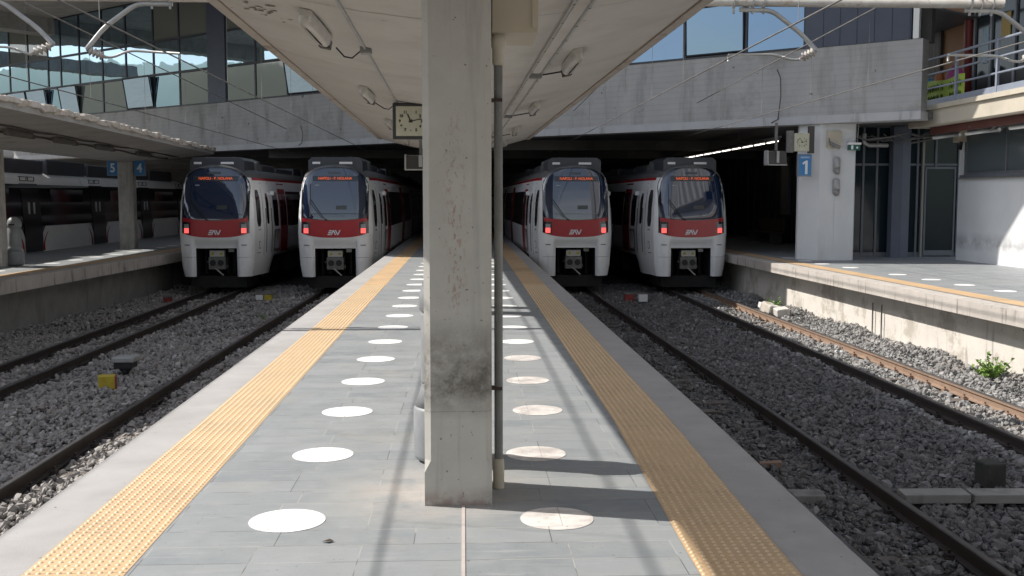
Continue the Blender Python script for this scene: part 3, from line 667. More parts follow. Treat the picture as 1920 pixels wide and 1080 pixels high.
for dx, zz in ((-.6,3.16),(-1.0,3.10)):
    MB().tube([(lerp(LE,y)+dx-.5, y, zz-.02*sin(y*2)) for y in np.arange(12,36.6,.5)], .025, 6).build('conduit_pipe', DARKFIX, sp)
for y, lab in ((22.3,'nearest dark oblong lamp under the left platform canopy'),(25.2,'dark oblong lamp under the left canopy, above the loudspeakers'),(28.4,'dark oblong lamp under the left canopy, second beyond the loudspeakers'),(32.5,'furthest dark oblong lamp under the left platform canopy')):
    o = copy_tree(lp); o.location = (lerp(LE,y)-1.3, y, 3.12); o['label'] = lab; o['group'] = 'lamps under the left canopy'; o.rotation_euler = (0,-.05,0)
    for ch in o.children:
        if 'diffuser' in ch.name or 'housing' in ch.name: ch.data = ch.data.copy(); ch.data.materials[0] = DARKDIF
for y, lab in ((16.9,'x'),(26.9,'pale concrete post of the left platform cut by the left frame edge'),(36.4,'grey concrete post of the left platform carrying the signs 5 and 4')):
    if y < 20: continue
    x0 = -12.15 if y < 30 else -11.86; w2 = .42 if y < 30 else .51
    m_ = MB(); c = .05
    for z0, z1 in ((0, 3.1),):
        m_.prism([(x0+c,y),(x0+w2-c,y),(x0+w2,y+c),(x0+w2,y+.45-c),(x0+w2-c,y+.45),(x0+c,y+.45),(x0,y+.45-c),(x0,y+c)], z0, z1)
    r = thing('concrete_post', (x0+w2/2,y+.22,0), lab, 'post', 'concrete posts of the left platform'); m_.build('shaft', CONC_PILLAR, r)
def sign(loc, w_, h_, char, label, yaw=0):
    x, y, z = loc; r = thing('platform_sign', (x,y,z), label, 'sign', 'blue platform number signs')
    MB().box(x-w_/2,x+w_/2,y-.07,y+.07,z-h_/2,z+h_/2).build('frame', RAILP, r, bevel=.02)
    MB().box(x-w_/2+.03,x+w_/2-.03,y-.074,y-.070,z-h_/2+.03,z+h_/2-.03).build('panel', SIGNBLUE, r)
    MB().box(x-w_/2+.05,x+w_/2-.05,y-.078,y-.075,z+h_/2-.13,z+h_/2-.055).build('header', SIGNHEAD, r)
    text('BINARIO', .055, (x,y-.081,z+h_/2-.092), (pi/2,0,0), SIGNW, r, 'lettering', .001)
    if char == '1':
        P = [(.005,-.20),(.075,-.20),(.075,.18),(.02,.18),(-.075,.115),(-.05,.065),(.005,.10)]; vs = [(x+a,y-.082,z-.05+b_) for a,b_ in P]+[(x+a,y-.075,z-.05+b_) for a,b_ in P]; n = len(P)
        MB().add(vs, [tuple(range(n)), tuple(range(n,2*n))[::-1]]+[(k,n+k,n+(k+1)%n,(k+1)%n) for k in range(n)]).build('number', SIGNW, r)
    else: text(char, h_*.66, (x,y-.080,z-.055), (pi/2,0,0), SIGNW, r, 'number', .002, bold=.012, sx=.85)
    return r
sign((-12.03,36.55,2.83), .40, .63, '5', 'small blue platform sign with a white number 5 on the left post')
sign((-11.12,36.55,2.83), .40, .63, '4', 'small blue platform sign with a white number 4 on the left post')
ls = thing('loudspeakers', (-11.05,26,3.16), 'pair of black round loudspeakers hung under the left canopy at the frame edge', 'loudspeaker')
for dx in (-.10,.13):
    h_ = MB().lathe([(.03,0),(.06,.06),(.11,.16),(.115,.18),(.10,.175),(.02,.12)], n=20).build('horn', BLACK, ls); h_.location = (dx,0,0); h_.rotation_euler = (pi/2,0,0)
MB().box(-11.09,-11.03,25.97,26.03,3.16,3.30).build('bracket', DARKFIX, ls)

# ------------------------------------------------------------------ station building (oblique facade)
A = radians(49.3); FO = Vector((12.0,27.1,0)); FD = Vector((-sin(A),cos(A),0)); FN = Vector((-cos(A),-sin(A),0))
def fp(u, out, z): p = FO+FD*u+FN*out; return (p.x, p.y, z)
def fbox(m_, u0, u1, o0, o1, z0, z1):
    return m_.add([fp(u,o_,z) for u in (u0,u1) for o_ in (o0,o1) for z in (z0,z1)], [(0,1,3,2),(4,6,7,5),(0,4,5,1),(2,3,7,6),(0,2,6,4),(1,5,7,3)])
st = thing('station_building', fp(20,0,3.8), 'long concrete station building with a glazed upper storey bridging over the tracks', 'building')
m_ = MB(); fbox(m_, 0, 66, 0, -.5, 4.05, 5.92); m_.build('concrete_band', CONC_BAND, st)
m_ = MB(); fbox(m_, -.02, 66, .05, -.6, 3.82, 4.05); m_.build('band_lip', M('pale_band_lip', (.46,.46,.47), (.40,.40,.41), 2, .8, streak=((.2,.19,.18), .55, .75, 3, .5)), st, bevel=.01)
# rear of the glazed storey, dark rooms
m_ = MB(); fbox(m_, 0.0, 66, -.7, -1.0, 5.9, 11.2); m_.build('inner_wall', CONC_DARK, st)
ZR = [5.92, 7.45, 8.97, 10.93]
def window(u0, u1, z0, z1, tilt=0, mat=GL_BLD, fr=.05):
    f_ = MB(); d0, d1 = .03, -.08
    fbox(f_, u0, u0+fr, d0, d1, z0, z1); fbox(f_, u1-fr, u1, d0, d1, z0, z1); fbox(f_, u0+fr, u1-fr, d0, d1, z0, z0+fr); fbox(f_, u0+fr, u1-fr, d0, d1, z1-fr, z1)
    fo = f_.build('window', NAVY, st)
    p = MB(); j = random.uniform(-.004,.004); j2 = random.uniform(-.004,.004)
    a, b_, c_, d_ = u0+fr+.01, u1-fr-.01, z0+fr+.01, z1-fr-.01
    if tilt:
        t = tilt; q = [fp(a,.04+j,c_+.04), fp(b_,.04+j2,c_+.04), fp(b_,.04+t,d_), fp(a,.04+t,d_)]; q2 = [fp(a,.0,c_+.04), fp(b_,.0,c_+.04), fp(b_,t,d_), fp(a,t,d_)]
        p.add(q+q2, [(0,1,2,3),(7,6,5,4),(0,4,5,1),(1,5,6,2),(2,6,7,3),(3,7,4,0)])
        po = p.build('pane', mat, fo)
        e = MB(); 
        for (pa, pb) in ((0,1),(1,2),(2,3),(3,0)): e.tube([q[pa], q[pb]], .028, 6)
        e.build('sash', NAVY, fo)
        bk = MB(); bk.add([fp(a,-.07,c_),fp(b_,-.07,c_),fp(b_,-.07,d_),fp(a,-.07,d_)], [(0,1,2,3)]); bk.build('opening', BLACK, fo)
    else:
        p.add([fp(a,j,c_), fp(b_,j2,c_), fp(b_,j2+random.uniform(-.003,.003),d_), fp(a,j,d_)], [(0,1,2,3)]); p.build('pane', mat, fo)
UL = [66,63.8,61.6,59.4,57.2,55.1,53,50.6,48.37,46.35,44.31,43.04,41.24,39.14,37.08,34.79,32.77,30.63]
tiltset = {(46.35,44.31):1,(41.24,39.14):0,(43.04,41.24):1,(37.08,34.79):1,(48.37,46.35):1}
for a, b_ in zip(UL[:-1], UL[1:]):
    t = .22 if (a,b_) in tiltset and tiltset[(a,b_)] else 0
    dim = (b_ in (39.14, 37.08, 30.63, 46.35) and not t) or a in (53,57.2)
    window(b_+.0, a, ZR[0], ZR[1]-.0, t, GL_DIM if dim else GL_BLD)
    window(b_+.0, a, ZR[1]+.004, ZR[2], 0, GL_BLD)
    window(b_+.0, a, ZR[2]+.004, ZR[3]-.004, 0, GL_DIM if random.random() < .55 else GL_BLD)
m_ = MB(); fbox(m_, 29.38, 30.63, .06, -.1, 5.925, 10.93); m_.build('navy_pier', NAVYP, st)
for a, b_, t0 in ((29.38,27.38,0),(27.38,25.32,0),(25.32,23.3,.24),(23.3,21.2,0),(21.2,19.1,0),(19.1,17,0),(17,14.9,0),(14.9,12.9,0),(12.9,10.9,0),(10.9,8.95,0),(8.95,7.0,0),(7.0,5.0,.05),(5.0,3.2,0)):
    window(b_, a, ZR[0], ZR[1], t0, GL_DIM if a in (29.38,27.38) else (GL_RIGHT if a < 12 else GL_BLD))
    window(b_, a, ZR[1]+.004, ZR[2], 0, GL_BLD); window(b_, a, ZR[2]+.004, ZR[3]-.004, 0, GL_DIM)
m_ = MB(); fbox(m_, .30, 3.2, .03, -.1, 5.925, 10.93)
for k in range(6): fbox(m_, .30+.03+k*.47, .33+k*.47, .045, .03, 5.93, 10.9)
m_.build('navy_cladding', NAVYP, st)
m_ = MB(); fbox(m_, .10, .25, .05, -.1, 5.925, 10.93); m_.build('white_post', WHITE, st)
# deep roof overhang
ED = [(-31,66),(-31,42),(-14,36.3),(-12.56,33.84),(-2.2,30.64),(3.5,29.84),(5.7,26.9),(7.16,25.3),(17,16)]  # unseen left part shaped to let in sun and reflected sky
pol = ED+[(20,18),(20,24)]+[(fp(-9,-2,0)[0],fp(-9,-2,0)[1]),(-31,68)]
MB().prism(pol[::-1], 10.94, 11.9).build('roof_overhang', CONC_GREY, st)
for u in (9, 26, 44.1, 58):
    p0 = fp(u, -.4, 0); p1 = fp(u, 13.5 if u > 30 else (6 if u > 20 else 3.0), 0)
    q = FD*.55
    vs = []
    for px, py, _ in (p0, p1):
        for s in (-1,1): 
            for z in (10.15, 10.94): vs.append((px+s*q.x, py+s*q.y, z))
    MB().add(vs, [(0,1,3,2),(4,6,7,5),(0,4,5,1),(2,3,7,6),(0,2,6,4),(1,5,7,3)]).build('soffit_beam', CONC_GREY, st)
# undercroft ceiling, beams and rear walls
pc = [(fp(-3,-.6,0)[0],fp(-3,-.6,0)[1]),(fp(66,-.6,0)[0],fp(66,-.6,0)[1]),(-38,90),(20,90)]
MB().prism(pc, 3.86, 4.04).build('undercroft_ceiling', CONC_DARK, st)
m_ = MB()
for y in (38,46,54,62,70):
    xa = 12.0-(y-27.1)*math.tan(A)+1.5
    MB().box(xa, 16, y, y+.4, 3.50, 3.86).build('ceiling_beam', CONC_DARK, st)
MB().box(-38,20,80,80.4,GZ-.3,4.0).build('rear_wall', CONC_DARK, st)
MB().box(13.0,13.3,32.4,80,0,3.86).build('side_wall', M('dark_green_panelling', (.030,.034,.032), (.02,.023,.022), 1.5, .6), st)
BT = M('panel_batten', (.05,.052,.05), None, rough=.6)
for k in range(24): MB().box(12.96,13.0,33+k*1.1,33.05+k*1.1,0,3.4).build('wall_batten', BT, st)
# cable loops hanging on the band
for u, za, zb in ((11.2,5.9,5.0),(4.0,5.4,3.9),(24.5,4.7,3.9),(17.9,4.7,3.85)):
    MB().tube([fp(u,.06,za),fp(u-.12,.09,za-.25),fp(u-.14,.09,(za+zb)/2),fp(u-.06,.07,zb+.1),fp(u+.15,.06,zb)], .014, 6).build('cable', DARKFIX, st)

# storefront, column and right-hand platform fixtures
col = thing('white_column', (10.25, 29.3, 0), 'broad white painted column on the right platform carrying the number 1 sign', 'column')
MB().prism([(9.98,28.95),(10.98,28.95),(11.02,29.0),(11.02,29.75),(9.6,29.75),(9.55,29.45)], 0, 3.84).build('shaft', WHITE_WALL, col, bevel=.01)
MB().box(10.42,10.60,28.93,28.952,.0,2.1).build('cover_strip', WHITE_WALL, col)
def speaker(z, label):
    r = thing('wall_lamp', (10.45,28.9,z), label, 'lamp'); 
    MB().lathe([(.06,-.24),(.10,-.22),(.10,.14),(.06,.18)], (10.45,28.9,z), 16).build('body', GALV, r); MB().lathe([(.05,-.30),(.085,-.24),(.085,-.12)], (10.45,28.86,z), 14).build('lens', M('dull_lens', (.25,.24,.23), None, rough=.3), r)
speaker(2.72, 'upper of two small grey oblong lamps on the white column'); speaker(2.12, 'lower of two small grey oblong lamps on the white column')
cctv = thing('security_camera', (10.3,28.85,3.3), 'small grey camera on a bracket near the top of the white column', 'camera')
MB().box(10.16,10.56,28.86,28.95,3.15,3.62).build('mounting_plate', CREAM, cctv, bevel=.01); MB().obox((10.32,28.72,3.22),(.13,-.05,-.07),(.03,.08,0),(.02,0,.04)).build('camera_body', GALVD, cctv); MB().tube([(10.2,28.9,3.5),(10.2,28.8,3.3),(10.25,28.74,3.27)],.012,6).build('bracket', GALVD, cctv)
sign((9.52,28.9,2.67), .40, .62, '1', 'small blue platform sign with a white number 1 on the white column')
c2 = clock((9.38,28.75,3.30), .42, .50, 'small square clock with a pale face beside the white column', CLOCKD, .10, .7, .05)
MB().box(8.98,9.16,28.74,28.86,3.02,3.62).build('side_panel', GALVD, c2); MB().box(9.60,9.75,28.76,28.9,3.0,3.75).build('bracket', DARKFIX, c2)
monitor((8.60,28.5,2.86), .52, .40, 'grey information screen hanging left of the small clock, over the right platform', 3.82)
ex = thing('exit_sign', (10.9,28.85,3.2), 'small green emergency exit sign with a white cover at the corner of the white column', 'sign')
MB().box(10.74,11.06,28.78,28.9,3.09,3.24).build('panel', GREENS, ex); MB().box(10.72,11.08,28.76,28.92,3.24,3.30).build('cover', WHITE, ex)
MB().box(10.80,10.86,28.775,28.779,3.11,3.22).build('pictogram', SIGNW, ex); MB().tube([(10.97,28.776,3.16),(10.97,28.772,3.16)], .03, 10).build('pictogram', SIGNW, ex); MB().tube([(11.0,28.85,3.3),(11.02,28.85,3.8)],.01,6).build('cable', GALV, ex)

sf = thing('glazed_entrance', (13,30.6,0), 'dark glazed entrance wall with grey metal frames behind the white column', 'entrance')
m_ = MB()
for x in (11.45,11.86,12.27,13.50,14.05,14.75): m_.box(x-.03,x+.03,30.55,30.67,0,3.84)
m_.box(11.4,15,30.57,30.65,0,.14); m_.box(11.4,15,30.57,30.65,2.72,2.78); m_.build('frame', ALU, sf)
MB().box(13.62,13.68,30.50,30.60,0,3.6).build('mullion', M('pale_mullion', (.30,.28,.25), None, rough=.5), sf)
MB().box(11.4,15,30.6,30.62,.14,3.84).build('pane', GL_STORE, sf)
dr = MB().box(13.72,14.62,30.50,30.54,.1,2.62).build('door', GL_STORE, sf); m_ = MB(); m_.box(13.70,13.75,30.48,30.56,.05,2.68); m_.box(14.59,14.64,30.48,30.56,.05,2.68); m_.box(13.75,14.59,30.48,30.56,2.62,2.68); m_.box(13.75,14.59,30.48,30.56,.05,.2); m_.build('door_frame', ALU, dr)
gp = thing('grey_blue_column', (12.85,30.3,0), 'square blue grey column in front of the dark glazed entrance', 'column')
MB().prism([(12.58,30.15),(12.80,30.0),(13.10,30.15),(13.10,30.45),(12.58,30.45)], 0, 3.84).build('shaft', M('blue_grey_paint', (.11,.125,.165), (.09,.10,.135), 2, .6), gp)
# lit fluorescent tubes
for i in range(13):
    y = 29.6+i*1.35; r = thing('fluorescent_tube', (9.0,y+.5,3.40), ('lit fluorescent tube nearest to the small clock in the row over the right platform' if i == 0 else 'lit fluorescent tube in the receding row over the right platform'), 'lamp', 'lit fluorescent tubes over the right platform')
    MB().tube([(9.0,y+.06,3.38),(9.0,y+1.14,3.38)], .018, 8).build('tube', FLUO, r); MB().box(8.96,9.04,y,y+1.2,3.41,3.46).build('batten', DARKFIX, r)
tr = thing('lamp_rail', (9.0,38,3.5), 'dark suspended rail carrying the row of lit fluorescent tubes', 'rail')
MB().box(8.97,9.03,29.4,48,3.465,3.52).build('rail', DARKFIX, tr)
for y in (30,34,38,42,46): MB().box(8.985,9.015,y,y+.03,3.52,3.86).build('hanger', DARKFIX, tr)
bn = thing('bench', (11.9,40.5,0), 'dim reddish wooden bench deep in the shade of the right platform', 'bench')
BW = M('dark_red_wood', (.09,.045,.04), None, rough=.6)
MB().box(11.6,12.1,39,42.2,.42,.48).build('seat', BW, bn); MB().box(12.1,12.16,39,42.2,.50,.95).build('backrest', BW, bn)
for y in (39.2,42.0): MB().box(11.65,12.1,y-.04,y+.04,.003,.42).build('leg', DARKFIX, bn)
for y, lab in ((41.4,'left of two dim grey vertical panels on the dark wall beyond the white column'),(39.2,'right of two dim grey vertical panels on the dark wall beyond the white column')):
    r = thing('wall_panel', (12.9,y,1.2), lab, 'panel'); MB().box(12.86,12.95,y-.5,y+.5,1.1,3.4).build('board', M('dim_grey_board', (.20,.19,.19), (.15,.145,.14), 3, .6), r); MB().box(12.84,12.955,y-.54,y-.5,1.1,3.4).build('edge_trim', ALU, r)

# annex: white wall, balcony
an = thing('annex_building', (14,24,0), 'white walled annex with a balcony along the right platform', 'building')
m_ = MB(); m_.box(14.0,14.4,-14,25.6,0,2.40); m_.box(14.0,14.4,25.6,28.62,0,2.40); m_.box(14.0,14.4,28.62,28.92,0,3.68); m_.box(14.0,14.4,28.92-.0,29.0,0,3.68); m_.box(14.0,14.4,-14,22.2,2.4,3.68)
def grime_wall():
    m, n, b = newmat('white_wall_with_grime'); v = coord(n, world=True); b.inputs['Roughness'].default_value = .7
    c = mixc(n, ramp(n, noise(n, v, 1.2, 6), .3, .7), (.70,.71,.72), (.63,.64,.65))
    g_ = N(n, 'NewGeometry'); sp = N(n, 'SeparateXYZ'); L(n, g_.outputs['Position'], sp.inputs[0]); prev = None
    for lo, hi in ((.28,.50),(.85,.52)):
        a = N(n, 'MapRange'); a.inputs[1].default_value = lo; a.inputs[2].default_value = hi; L(n, sp.outputs[2], a.inputs[0])
        if prev: x = N(n, 'Math', operation='MULTIPLY'); L(n, prev, x.inputs[0]); L(n, a.outputs[0], x.inputs[1]); prev = x.outputs[0]
        else: prev = a.outputs[0]
    x = N(n, 'Math', operation='MULTIPLY'); L(n, prev, x.inputs[0]); L(n, ramp(n, noise(n, v, 2.6, 7, .65), .34, .62), x.inputs[1])
    c = mixc(n, x.outputs[0], c, (.36,.36,.37))
    c = mixc(n, ramp(n, noise(n, v, 11, 3), .72, .75), c, (.35,.35,.36))
    L(n, c, b.inputs['Base Color']); bumpn(n, b, noise(n, v, 40, 5), .2, .005); return m
m_.build('wall', grime_wall(), an)
m_ = MB(); n_ = 24
wi = MB(); wi.box(13.96,14.06,22.2,28.62,2.40,2.46); wi.box(13.96,14.06,22.2,28.62,3.62,3.68)
for y in (22.2,24.2,26.35,28.56): wi.box(13.96,14.06,y,y+.06,2.46,3.62)
wn = wi.build('window', ALU, an); MB().box(14.02,14.05,22.26,28.56,2.46,3.62).build('pane', glass('milky_pane', (.10,.12,.13), .1, 0, 1.6), wn)
MB().box(13.90,14.0,22.0,28.75,2.30,2.395).build('window_sill', ALU, an); MB().tube([(13.88,28.75,2.30),(13.88,22,2.28)], .02, 6).build('cable', GALVD, an)
MB().box(12.5,14.4,-14,29.0,3.70,4.20).build('balcony_slab', BALC, an, bevel=.01)
MB().box(12.42,12.5,-14,28.3,4.10,4.22).build('slab_nosing', BALC, an)
MB().box(12.9,12.98,-14,28.5,3.50,3.697).build('red_beam', M('dull_red_steel', (.14,.045,.035), (.10,.035,.03), 3, .6), an)
m_ = MB(); rr = random.Random(5)
for k in range(9):
    y0 = rr.uniform(20,28); x0 = rr.uniform(12.9,13.8); m_.tube([(x0,y0,3.62),(x0+.1,y0+.6,3.5+rr.uniform(-.05,.1)),(x0-.1,y0+1.3,3.56),(x0+.2,y0+2.2,3.62)], rr.uniform(.012,.035), 6)
for k in range(8):
    y0 = 30.0+rr.uniform(-.5,.5); x0 = rr.uniform(11.0,13.0); m_.tube([(x0,y0,3.6),(x0+.4,y0+.1,3.45+rr.uniform(-.1,.15)),(x0+1.1,y0-.2,3.5),(x0+1.6,y0,3.62)], rr.uniform(.012,.04), 6)
m_.build('cable_bundle', GALVD, an)
MB().tube([(11.6,29.9,3.62),(11.6,29.9,3.35),(11.75,29.9,3.28),(12.3,29.9,3.28)], .06, 10).build('bent_pipe', GALV, an)
m_ = MB(); m_.box(14.02,14.4,-14,30.2,4.2,9.5); m_.build('upper_wall', WHITE_WALL, an)
MB().box(13.99,14.02,28.75,30.2,4.2,8.5).build('ochre_panel', ORANGEW, an)
MB().box(13.9,14.4,30.2,31.7,4.2,8.5).build('brown_siding', SIDING, an)
MB().tube([(13.9,28.5,4.2),(13.9,28.5,8.5)], .12, 12).build('red_downpipe', REDPIPE, an)
m_ = MB()
for y in (18.2,20.4,22.5,24.3,26.1,27.3,28.2): m_.box(13.90,14.01,y-.05,y+.05,4.22,7.4)
m_.box(13.90,14.01,18.2,28.2,4.22,4.3); m_.box(13.90,14.01,18.2,28.2,7.3,7.4)
gd = m_.build('glazed_doors', ALU, an); MB().box(13.95,13.98,18.2,28.15,4.3,7.3).build('pane', GL_STORE, gd)
MB().box(13.93,13.95,18.3,28.0,4.3,5.0).build('lower_panel', BLACK, gd); MB().box(13.925,13.945,27.45,27.75,5.35,6.3).build('notice', M('pale_blue_paper', (.30,.40,.47), None, rough=.6), gd); MB().box(13.925,13.945,26.35,26.8,5.85,6.5).build('notice', M('ochre_paper', (.30,.20,.04), None, rough=.6), gd)
MB().box(12.3,14.4,-14,28.8,7.4,7.6).build('balcony_roof', CONC_GREY, an)
MB().add([(12.6,28.0,6.85),(14.0,28.0,6.6),(14.0,30.8,6.6),(12.6,30.8,6.75),(12.6,28.0,6.9),(14.0,28.0,6.65),(14.0,30.8,6.65),(12.6,30.8,6.8)], [(0,1,2,3),(7,6,5,4),(0,4,5,1),(1,5,6,2),(2,6,7,3),(3,7,4,0)]).build('grey_awning', ALU, an)
rl = thing('balcony_railing', (12.52,24,4.2), 'blue grey steel balcony railing with three rails on the annex', 'railing')
for z, r_ in ((5.45,.035),(5.05,.028),(4.68,.028)):
    MB().tube([(12.52,-14,z),(12.52,28.75,z),(12.52+.0,28.85,z-.02)], r_, 8).build('rail', RAILP, rl)
MB().box(12.50,12.54,-14,28.5,4.23,4.38).build('kick_plate', RAILP, rl)
y = 28.3
for y in (26.25,24.2,22.1,20.0,17.9,15.8,13.7,11.6): MB().box(12.49,12.55,y-.04,y+.04,4.2,5.43).build('post', RAILP, rl)
bnr = thing('banner', (13.0,27.9,4.25), 'lime green sheet with dark green scribbled lines behind the balcony railing', 'banner')
MB().grid(lambda u, v: (13.0+.03*sin(u*12), 29.3-2.55*u, 4.25+.72*v+.03*sin(u*9)*v), 30, 4).build('sheet', LIME, bnr)
for row in (4.38, 4.66):
    for k in range(11):
        if k == 6: continue
        y0 = 29.1-k*.21; x = 12.975+.03*sin((29.3-y0)/2.55*12)-.02
        MB().tube([(x,y0,row),(x,y0-.06,row+.19),(x,y0-.12,row+.02),(x,y0-.15,row+.17)], .012, 5).build('scribble', GREENINK, bnr)
def cloth(name, y, z, r_, mat, label):
    t = thing(name, (13.35,y,z), label, 'bag'); 
    m_ = MB(); m_.grid(lambda u, v: (13.35+.12*cos(2*pi*u)*sin(pi*v)*(1+.2*sin(5*u*pi)), y+r_*sin(2*pi*u)*sin(pi*v), 4.21+(z-4.21)*(1-cos(pi*v))/2*1.0*(1+.05*sin(u*20))), 18, 10); m_.build('sack', mat, t)
cloth('sack', 28.1, 5.30, .62, PINK, 'magenta bag standing behind the lime green sheet on the balcony'); cloth('sack', 29.0, 5.28, .30, ORANGE, 'orange bag beside the magenta one on the balcony'); cloth('sack', 29.55, 5.15, .26, BLUEC, 'light blue bag at the far end of the balcony')
def tubelight(y0, y1, lab):
    r = thing('strip_light', (13.2,(y0+y1)/2,3.44), lab, 'lamp', 'white strip lights under the balcony'); MB().tube([(13.2,y0,3.44),(13.2,y1,3.44)], .045, 10).build('tube', TUBEOFF, r)
    MB().box(13.17,13.23,y0+.1,y1-.1,3.485,3.52).build('batten', ALU, r); MB().box(13.19,13.21,(y0+y1)/2,(y0+y1)/2+.03,3.52,3.70).build('hanger', ALU, r)
tubelight(27.35,28.9,'white strip light under the balcony nearest to the white column'); tubelight(25.3,27.0,'white strip light under the balcony, the middle one'); tubelight(23.0,24.8,'white strip light under the balcony cut by the right frame edge')
b3 = thing('wall_floodlight', (13.9,28.6,3.4), 'small cream floodlight fixed at the top corner of the white wall', 'lamp')
MB().box(13.72,13.98,28.55,28.85,3.30,3.66).build('housing', CREAM, b3, bevel=.02); MB().tube([(13.8,28.5,3.3),(13.75,28.45,3.1)],.05,8).build('sensor', BLACK, b3)
cs = thing('corrugated_tower', (16,-6,0), 'tall pale building with vertical ribbed cladding behind the viewpoint on the right', 'building')
m_ = MB(); a_ = [(12.0+k*.11, -4+.14*(k%4 in (1,2)), 0) for k in range(120)]
m_.strip([(x,y,24) for x,y,_ in a_], a_); m_.build('ribbed_front', CORR, cs)
MB().box(10.9,11.99,-12,-4.1,0,24).build('plain_front', CONC_GREY, cs); MB().box(12.0,25.2,-12,-4.1,0,24).build('block', CONC_GREY, cs)

# ------------------------------------------------------------------ overhead line
ol = thing('overhead_gantry', (-3.9,15,4.55), 'horizontal beige tube crossing high over the tracks and carrying the overhead line arms', 'gantry')
MB().tube([(-10.2,15,4.55),(7.8,15,4.56)], .075, 14).build('cross_tube', TUBEP, ol)
MB().tube([(-2.6,15.0,4.48),(-2.6,15.0,3.80)], .05, 10).build('mast', TUBEP, ol); MB().tube([(2.0,15.0,4.5),(2.0,15.0,3.80)], .05, 10).build('mast', TUBEP, ol)
for x in (3.85,4.12,4.28,7.3,7.45,7.62,-4.1,-4.35,-6.6): MB().tube([(x,15,4.55),(x+.03,15,4.55)], .095, 14).tube([(x+.015,15,4.47),(x+.015,15,4.38)], .018, 6).build('clamp', GALV, ol)
def bend(p):
    out = []
    for i, q in enumerate(p):
        if 0 < i < len(p)-1:
            a, b_ = Vector(p[i-1]), Vector(p[i+1]); q = Vector(q); r_ = .12
            for t in (0,.25,.5,.75,1): 
                s0 = q+(a-q).normalized()*r_; s1 = q+(b_-q).normalized()*r_; out.append(s0*(1-t)**2+q*2*t*(1-t)+s1*t*t)
        else: out.append(Vector(q))
    return out
def cant(arm, ins, reg, label):
    r = thing('cantilever_arm', arm[0], label, 'overhead line arm', 'overhead line arms')
    MB().tube(bend(arm), .033, 10).build('drop_tube', GALV, r)
    d = Vector(ins[1])-Vector(ins[0]); ln = d.length; m_ = MB(); m_.tube([ins[0], ins[1]], .022, 8)
    for k in range(4):
        c_ = Vector(ins[0])+d*(.22+.18*k); m_.tube([c_-d.normalized()*.022, c_, c_+d.normalized()*.022], [.028,.068,.028], 12)
    m_.build('insulator', PORC, r)
    MB().tube(bend(reg), .018, 8).build('registration_arm', GALV, r)
    MB().tube([reg[-1], (reg[-1][0], reg[-1][1], reg[-1][2]-.09)], .016, 6).build('wire_clamp', GALV, r)
Y = 15.0
cant([(3.95,Y,4.44),(4.42,Y,4.43),(4.86,Y,4.10),(5.08,Y,3.87)], [(5.08,Y,3.87),(4.84,Y,3.75)], [(4.84,Y,3.74),(4.70,Y,3.73),(4.50,Y,3.81),(3.80,Y,3.80)], 'curved arm with insulator above the track right of the central platform')
cant([(7.25,Y,4.46),(7.75,Y,4.45),(8.20,Y,4.12),(8.38,Y,3.90)], [(8.38,Y,3.90),(8.10,Y,3.73)], [(8.10,Y,3.73),(8.0,Y,3.72),(7.78,Y,3.81),(7.02,Y,3.82)], 'curved arm with insulator cut by the right frame edge, above the rightmost track')
cant([(-4.05,Y,4.45),(-4.55,Y,4.45),(-5.0,Y,4.12),(-5.25,Y,3.82)], [(-5.25,Y,3.82),(-4.98,Y,3.71)], [(-4.98,Y,3.71),(-4.90,Y,3.70),(-4.68,Y,3.81),(-3.97,Y,3.77)], 'curved arm with insulator above the track left of the central platform')
cant([(-6.75,Y,4.5),(-6.40,Y,4.48),(-5.90,Y,4.10),(-5.70,Y,3.88)], [(-5.70,Y,3.88),(-6.02,Y,3.75)], [(-6.02,Y,3.74),(-6.12,Y,3.78),(-6.30,Y,3.85),(-7.3,Y,3.84)], 'curved arm with insulator in the top left corner over the leftmost track')
def fy(x): return 27.1+(12-x)/math.tan(A)
def wire(x0, xs_, z0, label, kind, r_=.008, sag=.0, y_end=None, ze=None):
    ye = fy(xs_)-.1 if y_end is None else y_end; ze = z0 if ze is None else ze
    r = thing(kind, (x0,10,z0), label, 'wire', 'overhead line wires')
    pts = []
    for k in range(40):
        t = k/39; y = -14+(ye+14)*t; x = x0+(xs_-x0)*t
        s = (y-15)/25; pts.append((x, y, z0+(ze-z0)*max(0,(y-15)/(ye-15)) - sag*max(0,math.cos(s*pi))*0))
    MB().tube(pts, r_, 6).build('strand', WIRE, r); return r, pts
for key, xa, xb, nm in (('a',-7.3,-7.3,'leftmost track'),('b',-3.98,-4.0,'track left of the central platform'),('c',3.78,3.6,'track right of the central platform'),('d',7.02,7.0,'rightmost track')):
    wire(xa, xb, 3.70, 'thin contact wire over the '+nm, 'contact_wire', .010, y_end=60)
    ms, pts = wire(xa-.0, xb, 5.05, 'messenger cable above the contact wire of the '+nm, 'messenger_cable', .012, ze=4.6)
    for yd in (6.5,9,11.8,18,21,24.5,28,31.5):
        z = float(np.interp(yd, [p[1] for p in pts], [p[2] for p in pts])); MB().tube([(xa,yd,3.71),(xa+.005,yd,z)], .0035, 5).build('dropper', WIRE, ms)
# support struts at the gantry for messengers
for x in (-7.3,-3.98,3.78,7.02): MB().tube([(x,15,4.6),(x,15,5.04)], .02, 8).build('messenger_support', GALV, ol)

